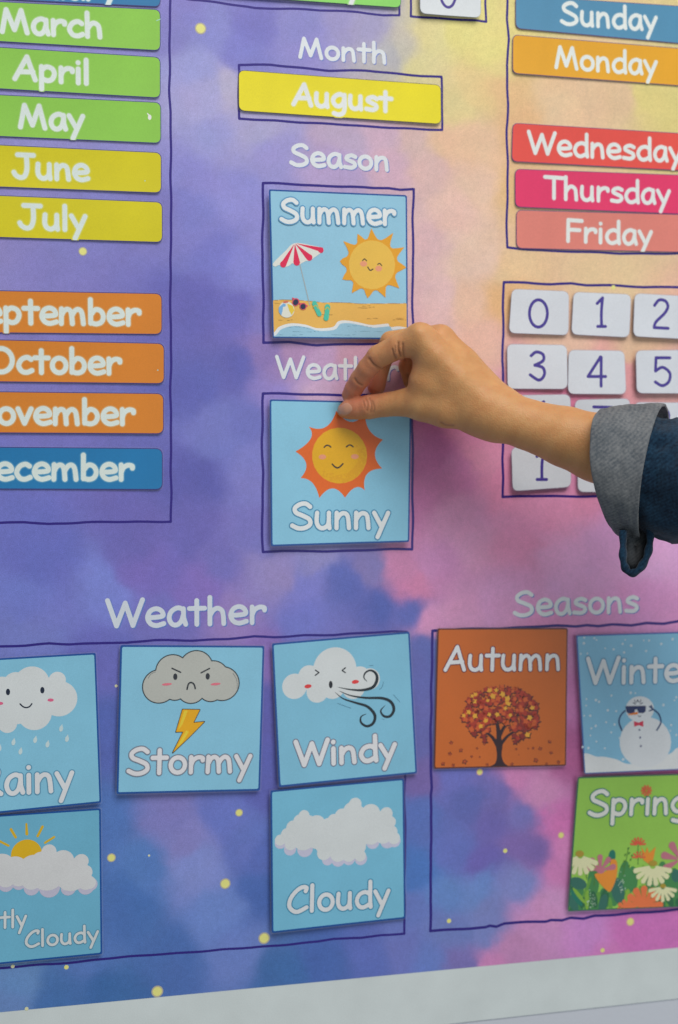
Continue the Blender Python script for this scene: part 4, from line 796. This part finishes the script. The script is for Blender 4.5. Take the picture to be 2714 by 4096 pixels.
# tendons, knuckles and fine skin relief
for p, w, a in (([(900, 270), (1150, 520), (1400, 770)], 48, .45), ([(1050, 260), (1250, 500), (1450, 760)], 44, .4)): 
    d = seg_field(hx, hy, np.array(p, float), 0.0); disp += a*np.exp(-(d/w)**2)*facing
def bump(x, y, w, a):
    global disp
    disp += a*np.exp(-(((hx-x)**2+(hy-y)**2)/w**2))
bump(835, 160, 60, 1.6); bump(1040, 175, 55, 1.3); bump(470, 350, 60, .5); bump(700, 880, 80, .6); bump(1270, 360, 45, 1.2)
disp += .10*fbm(V[:, 0]/3, V[:, 2]/3+V[:, 1]/4, 5, 3)
V = V+N*disp[:, None]
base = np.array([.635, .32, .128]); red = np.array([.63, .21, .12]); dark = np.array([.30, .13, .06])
def blob(x, y, w): return np.exp(-(((hx-x)**2+(hy-y)**2)/w**2))
rd = np.clip(.85*blob(240, 700, 150)+.5*blob(400, 470, 130)+.8*blob(470, 640, 110)+.5*blob(230, 900, 130)+.4*blob(400, 830, 100)+.40*blob(640, 350, 110)+.25*blob(750, 500, 90)+.15*blob(1030, 170, 120), 0, .85)
mott = .5+.5*fbm(V[:, 0]/9, V[:, 2]/9+V[:, 1]/11, 23, 4)
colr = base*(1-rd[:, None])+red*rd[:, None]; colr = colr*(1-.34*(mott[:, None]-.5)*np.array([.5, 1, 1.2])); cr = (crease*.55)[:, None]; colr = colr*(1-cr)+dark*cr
Vm = V/1000
def skin_mat():
    m = bpy.data.materials.new('skin'); m.use_nodes = True; nt = m.node_tree; b = nt.nodes['Principled BSDF']
    at = nt.nodes.new('ShaderNodeAttribute'); at.attribute_name = 'tint'; nt.links.new(at.outputs['Color'], b.inputs['Base Color'])
    b.inputs['Roughness'].default_value = .52; b.inputs['Specular IOR Level'].default_value = .38
    b.inputs['Subsurface Weight'].default_value = .22; b.inputs['Subsurface Radius'].default_value = (1, .35, .2); b.inputs['Subsurface Scale'].default_value = .004
    tc = nt.nodes.new('ShaderNodeTexCoord'); v = nt.nodes.new('ShaderNodeTexVoronoi'); v.inputs['Scale'].default_value = 750; n = nt.nodes.new('ShaderNodeTexNoise'); n.inputs['Scale'].default_value = 260; n.inputs['Detail'].default_value = 4
    ad = nt.nodes.new('ShaderNodeMath'); nt.links.new(tc.outputs['Object'], v.inputs['Vector']); nt.links.new(tc.outputs['Object'], n.inputs['Vector']); nt.links.new(v.outputs[0], ad.inputs[0]); nt.links.new(n.outputs[0], ad.inputs[1])
    bp = nt.nodes.new('ShaderNodeBump'); bp.inputs['Strength'].default_value = .32; bp.inputs['Distance'].default_value = .0005
    nt.links.new(ad.outputs[0], bp.inputs['Height']); nt.links.new(bp.outputs[0], b.inputs['Normal']); return m
hand = mesh_obj('hand_and_forearm', Vm, Qd.tolist(), skin_mat(), person, smooth=True, colors=colr)
# thumbnail laid on the thumb
bv = BVHTree.FromPolygons([Vector(v) for v in Vm], Qd.tolist())
def nail(cx, cy, rx, ry, rot, name):
    vs = []; fs = []; nr, na = 9, 28; rows = []
    ca, sa = math.cos(math.radians(rot)), math.sin(math.radians(rot))
    for i in range(nr+1):
        for j in range(na):
            q = i/nr; a = 2*math.pi*j/na; ux = q*rx*abs(math.cos(a))**.8*math.copysign(1, math.cos(a)); uy = q*ry*abs(math.sin(a))**.8*math.copysign(1, math.sin(a))
            s = px('H', (cx+ux*ca-uy*sa, cy+ux*sa+uy*ca)); v = DIR+RGT*(s[0]-CX)/FPX+UPV*(CY-s[1])/FPX; v /= np.linalg.norm(v)
            hit = bv.ray_cast(Vector(CAM), Vector(v))
            if hit[0] is None: loc = rows[-1] if rows else Vector(CAM+v*1.18); nn = Vector(-v)
            else: loc, nn = hit[0], hit[1]
            if nn.dot(Vector(v)) > 0: nn = -nn
            rows.append(loc); vs.append(tuple(loc+nn*(.00055*(1-q**6)-.0001)))
    for i in range(nr):
        for j in range(na):
            fs.append([i*na+j, i*na+(j+1) % na, (i+1)*na+(j+1) % na, (i+1)*na+j])
    return mesh_obj(name, vs, fs, mat_simple('nail_plate', (.64, .32, .20), .34, **{'Coat Weight': .3}), person, smooth=True)
nail(184, 868, 66, 52, -34, 'thumbnail')

# sleeve cloth
def cloth_mat(name, c1, c2, twill=900, bump=.25):
    m = bpy.data.materials.new(name); m.use_nodes = True; nt = m.node_tree; b = nt.nodes['Principled BSDF']
    tc = nt.nodes.new('ShaderNodeTexCoord'); n = nt.nodes.new('ShaderNodeTexNoise'); n.inputs['Scale'].default_value = 420; n.inputs['Detail'].default_value = 4
    n2 = nt.nodes.new('ShaderNodeTexNoise'); n2.inputs['Scale'].default_value = 38; n2.inputs['Detail'].default_value = 5
    mp = nt.nodes.new('ShaderNodeMapping'); mp.inputs['Rotation'].default_value = (0, math.radians(38), 0)
    w = nt.nodes.new('ShaderNodeTexWave'); w.inputs['Scale'].default_value = 130; w.inputs['Distortion'].default_value = 2.0; w.inputs['Detail'].default_value = 2; w.bands_direction = 'Z'
    nt.links.new(tc.outputs['Object'], mp.inputs['Vector']); nt.links.new(mp.outputs[0], w.inputs['Vector'])
    for q in (n, n2): nt.links.new(tc.outputs['Object'], q.inputs['Vector'])
    a1 = nt.nodes.new('ShaderNodeMath'); a1.operation = 'MULTIPLY_ADD'; a1.inputs[1].default_value = .13; nt.links.new(w.outputs[1], a1.inputs[0]); nt.links.new(n.outputs[0], a1.inputs[2])
    a2 = nt.nodes.new('ShaderNodeMath'); a2.operation = 'MULTIPLY_ADD'; a2.inputs[1].default_value = .9; nt.links.new(n2.outputs[0], a2.inputs[0]); nt.links.new(a1.outputs[0], a2.inputs[2])
    rp = nt.nodes.new('ShaderNodeValToRGB'); rp.color_ramp.elements[0].position = .0; rp.color_ramp.elements[1].position = 1; rp.color_ramp.elements[0].color = (*c1, 1); rp.color_ramp.elements[1].color = (*c2, 1)
    mr = nt.nodes.new('ShaderNodeMapRange'); mr.inputs[1].default_value = .75; mr.inputs[2].default_value = 1.45; nt.links.new(a2.outputs[0], mr.inputs[0]); nt.links.new(mr.outputs[0], rp.inputs[0]); nt.links.new(rp.outputs[0], b.inputs['Base Color'])
    b.inputs['Roughness'].default_value = .92; b.inputs['Specular IOR Level'].default_value = .1; b.inputs['Sheen Weight'].default_value = .15
    bp = nt.nodes.new('ShaderNodeBump'); bp.inputs['Strength'].default_value = bump; bp.inputs['Distance'].default_value = .0008; nt.links.new(a1.outputs[0], bp.inputs['Height']); nt.links.new(bp.outputs[0], b.inputs['Normal'])
    return m
GREY = cloth_mat('denim_reverse', (.085, .10, .115), (.225, .235, .24)); NAVYD = cloth_mat('indigo_denim', (.003, .011, .027), (.018, .062, .115))
def ring_pt(C, v, n, nd, th, z='C'):
    """C centre (px, px, mm), v half height vector in px, n bulge towards the camera: (px, px, mm)"""
    x = C[0]+v[0]*math.cos(th)+n[0]*math.sin(th); y = C[1]+v[1]*math.cos(th)+n[1]*math.sin(th)
    return ray(z, (x, y), (C[2]+nd*math.sin(th))/1000.)
def lerp(a, b, t): return tuple(np.array(a)*(1-t)+np.array(b)*t)
def tube(name, rings, m, thick=0.0, na=96, wr=0.0, seed=1, subs=1):
    vs = []; n = len(rings)
    for i, (C, v, nn, nd) in enumerate(rings):
        for j in range(na):
            th = 2*math.pi*j/na; p = ring_pt(C, v, nn, nd, th); c0 = ray('C', (C[0], C[1]), C[2]/1000.); r = (p-c0); r = r/np.linalg.norm(r)
            k = float(fbm(np.array([i*.23+seed]), np.array([3.2*math.sin(th)+7]), seed, 3)[0]+fbm(np.array([i*.1+seed*2]), np.array([2.6*math.cos(th)+3]), seed+9, 3)[0])
            vs.append(p+r*k*wr)
    fs = [[i*na+j, i*na+(j+1) % na, (i+1)*na+(j+1) % na, (i+1)*na+j] for i in range(n-1) for j in range(na)]
    o = mesh_obj(name, vs, fs, m, person, smooth=True)
    return o
# turned-back cuff: inner wall, rolled front lip, outer wall and free rear edge
L0 = ((1122, 762, 114), (58, 446), (-158, -40), 46); R0 = ((1398, 745, 128), (-72, 468), (-80, 30), 50)
rings = []
def ringmix(t, sc):
    C = lerp(L0[0], R0[0], t); v = lerp(L0[1], R0[1], t); n = lerp(L0[2], R0[2], t); nd = L0[3]*(1-t)+R0[3]*t
    bul = 1+.015*math.sin(math.pi*t); return (C, tuple(np.array(v)*sc*bul), tuple(np.array(n)*sc), nd*sc*bul)
for t in np.linspace(.9, .03, 14): rings.append(ringmix(t, .925))
for a in np.linspace(0, math.pi, 9)[1:-1]: rings.append(ringmix(.03-.035*math.sin(a), .925+.075*(1-math.cos(a))/2))
for t in np.linspace(.03, .985, 22): rings.append(ringmix(t, 1.0))
for a in np.linspace(0, math.pi, 7)[1:]: rings.append(ringmix(.985+.02*math.sin(a), 1-.05*(1-math.cos(a))/2))
for t in np.linspace(.96, .6, 5): rings.append(ringmix(t, .95))
tube('folded_cuff', rings, GREY, wr=.0020, seed=4)
# denim sleeve inside the cuff, running out to the right
S0 = ((1300, 760, 122), (-20, 400), (-100, 10), 42); S1 = ((1800, 850, 160), (-10, 425), (-60, 0), 50); S2 = ((2300, 960, 196), (0, 470), (-40, 0), 54)
rs = []
for t in np.linspace(0, 1, 26): rs.append((lerp(S0[0], S1[0], t), lerp(S0[1], S1[1], t), lerp(S0[2], S1[2], t), S0[3]*(1-t)+S1[3]*t))
for t in np.linspace(0, 1, 16)[1:]: rs.append((lerp(S1[0], S2[0], t), lerp(S1[1], S2[1], t), lerp(S1[2], S2[2], t), S1[3]*(1-t)+S2[3]*t))
tube('denim_sleeve', rs, NAVYD, wr=.0045, seed=12)
# hanging sleeve slit: a loop of cloth below the cuff
def ribbon(name, pts, d0, d1, hw, m, wob=0.0):
    p = catmull(pts); vs = []; n = len(p)
    tg = np.gradient(p, axis=0); tg /= np.linalg.norm(tg, axis=1)[:, None]; nr = np.stack([-tg[:, 1], tg[:, 0]], 1); K = 10
    for i in range(n):
        for k in range(K):
            a = 2*math.pi*k/K; u = math.copysign(abs(math.cos(a))**.5, math.cos(a)); w = math.copysign(abs(math.sin(a))**.5, math.sin(a))
            q = p[i]+nr[i]*hw*w*(1+.15*math.sin(i*.7)); vs.append(ray('C', tuple(q), ((d0+d1)/2+u*(d1-d0)/2)/1000.))
    fs = [[i*K+k, i*K+(k+1) % K, (i+1)*K+(k+1) % K, (i+1)*K+k] for i in range(n-1) for k in range(K)]
    fs += [list(range(K))[::-1], [(n-1)*K+k for k in range(K)]]
    return mesh_obj(name, vs, fs, m, person, smooth=True)
ribbon('cuff_slit_edge', [(1190, 1150), (1190, 1260), (1190, 1350), (1208, 1415), (1250, 1445), (1300, 1420), (1345, 1350), (1368, 1270), (1376, 1180), (1362, 1100), (1340, 1060)], 128, 156, 27, NAVYD)
def plate(name, pts, d, th, m):
    p = catmull(pts, True); n = len(p); c = p.mean(0); vs = []; fs = []
    K = [(.0, 1.0), (.35, .9), (.7, .6), (1.0, 0.0)]
    for q, h in K:
        for i in range(n): vs.append(ray('C', tuple(c+(p[i]-c)*max(q, .02)), (d+th*h)/1000.))
    for r in range(len(K)-1): fs += [[r*n+i, r*n+(i+1) % n, (r+1)*n+(i+1) % n, (r+1)*n+i] for i in range(n)]
    o = len(vs)
    for i in range(n): vs.append(ray('C', tuple(p[i]), (d-3)/1000.))
    fs += [[(len(K)-1)*n+i, (len(K)-1)*n+(i+1) % n, o+(i+1) % n, o+i] for i in range(n)]+[[o+i for i in range(n)][::-1], list(range(n))]
    return mesh_obj(name, vs, fs, m, person, smooth=True)
plate('cuff_slit_lining', [(1205, 1120), (1290, 1100), (1350, 1130), (1356, 1230), (1335, 1320), (1290, 1400), (1245, 1425), (1212, 1390), (1200, 1250)], 136, 5, GREY)
print('people done', len(Vm))
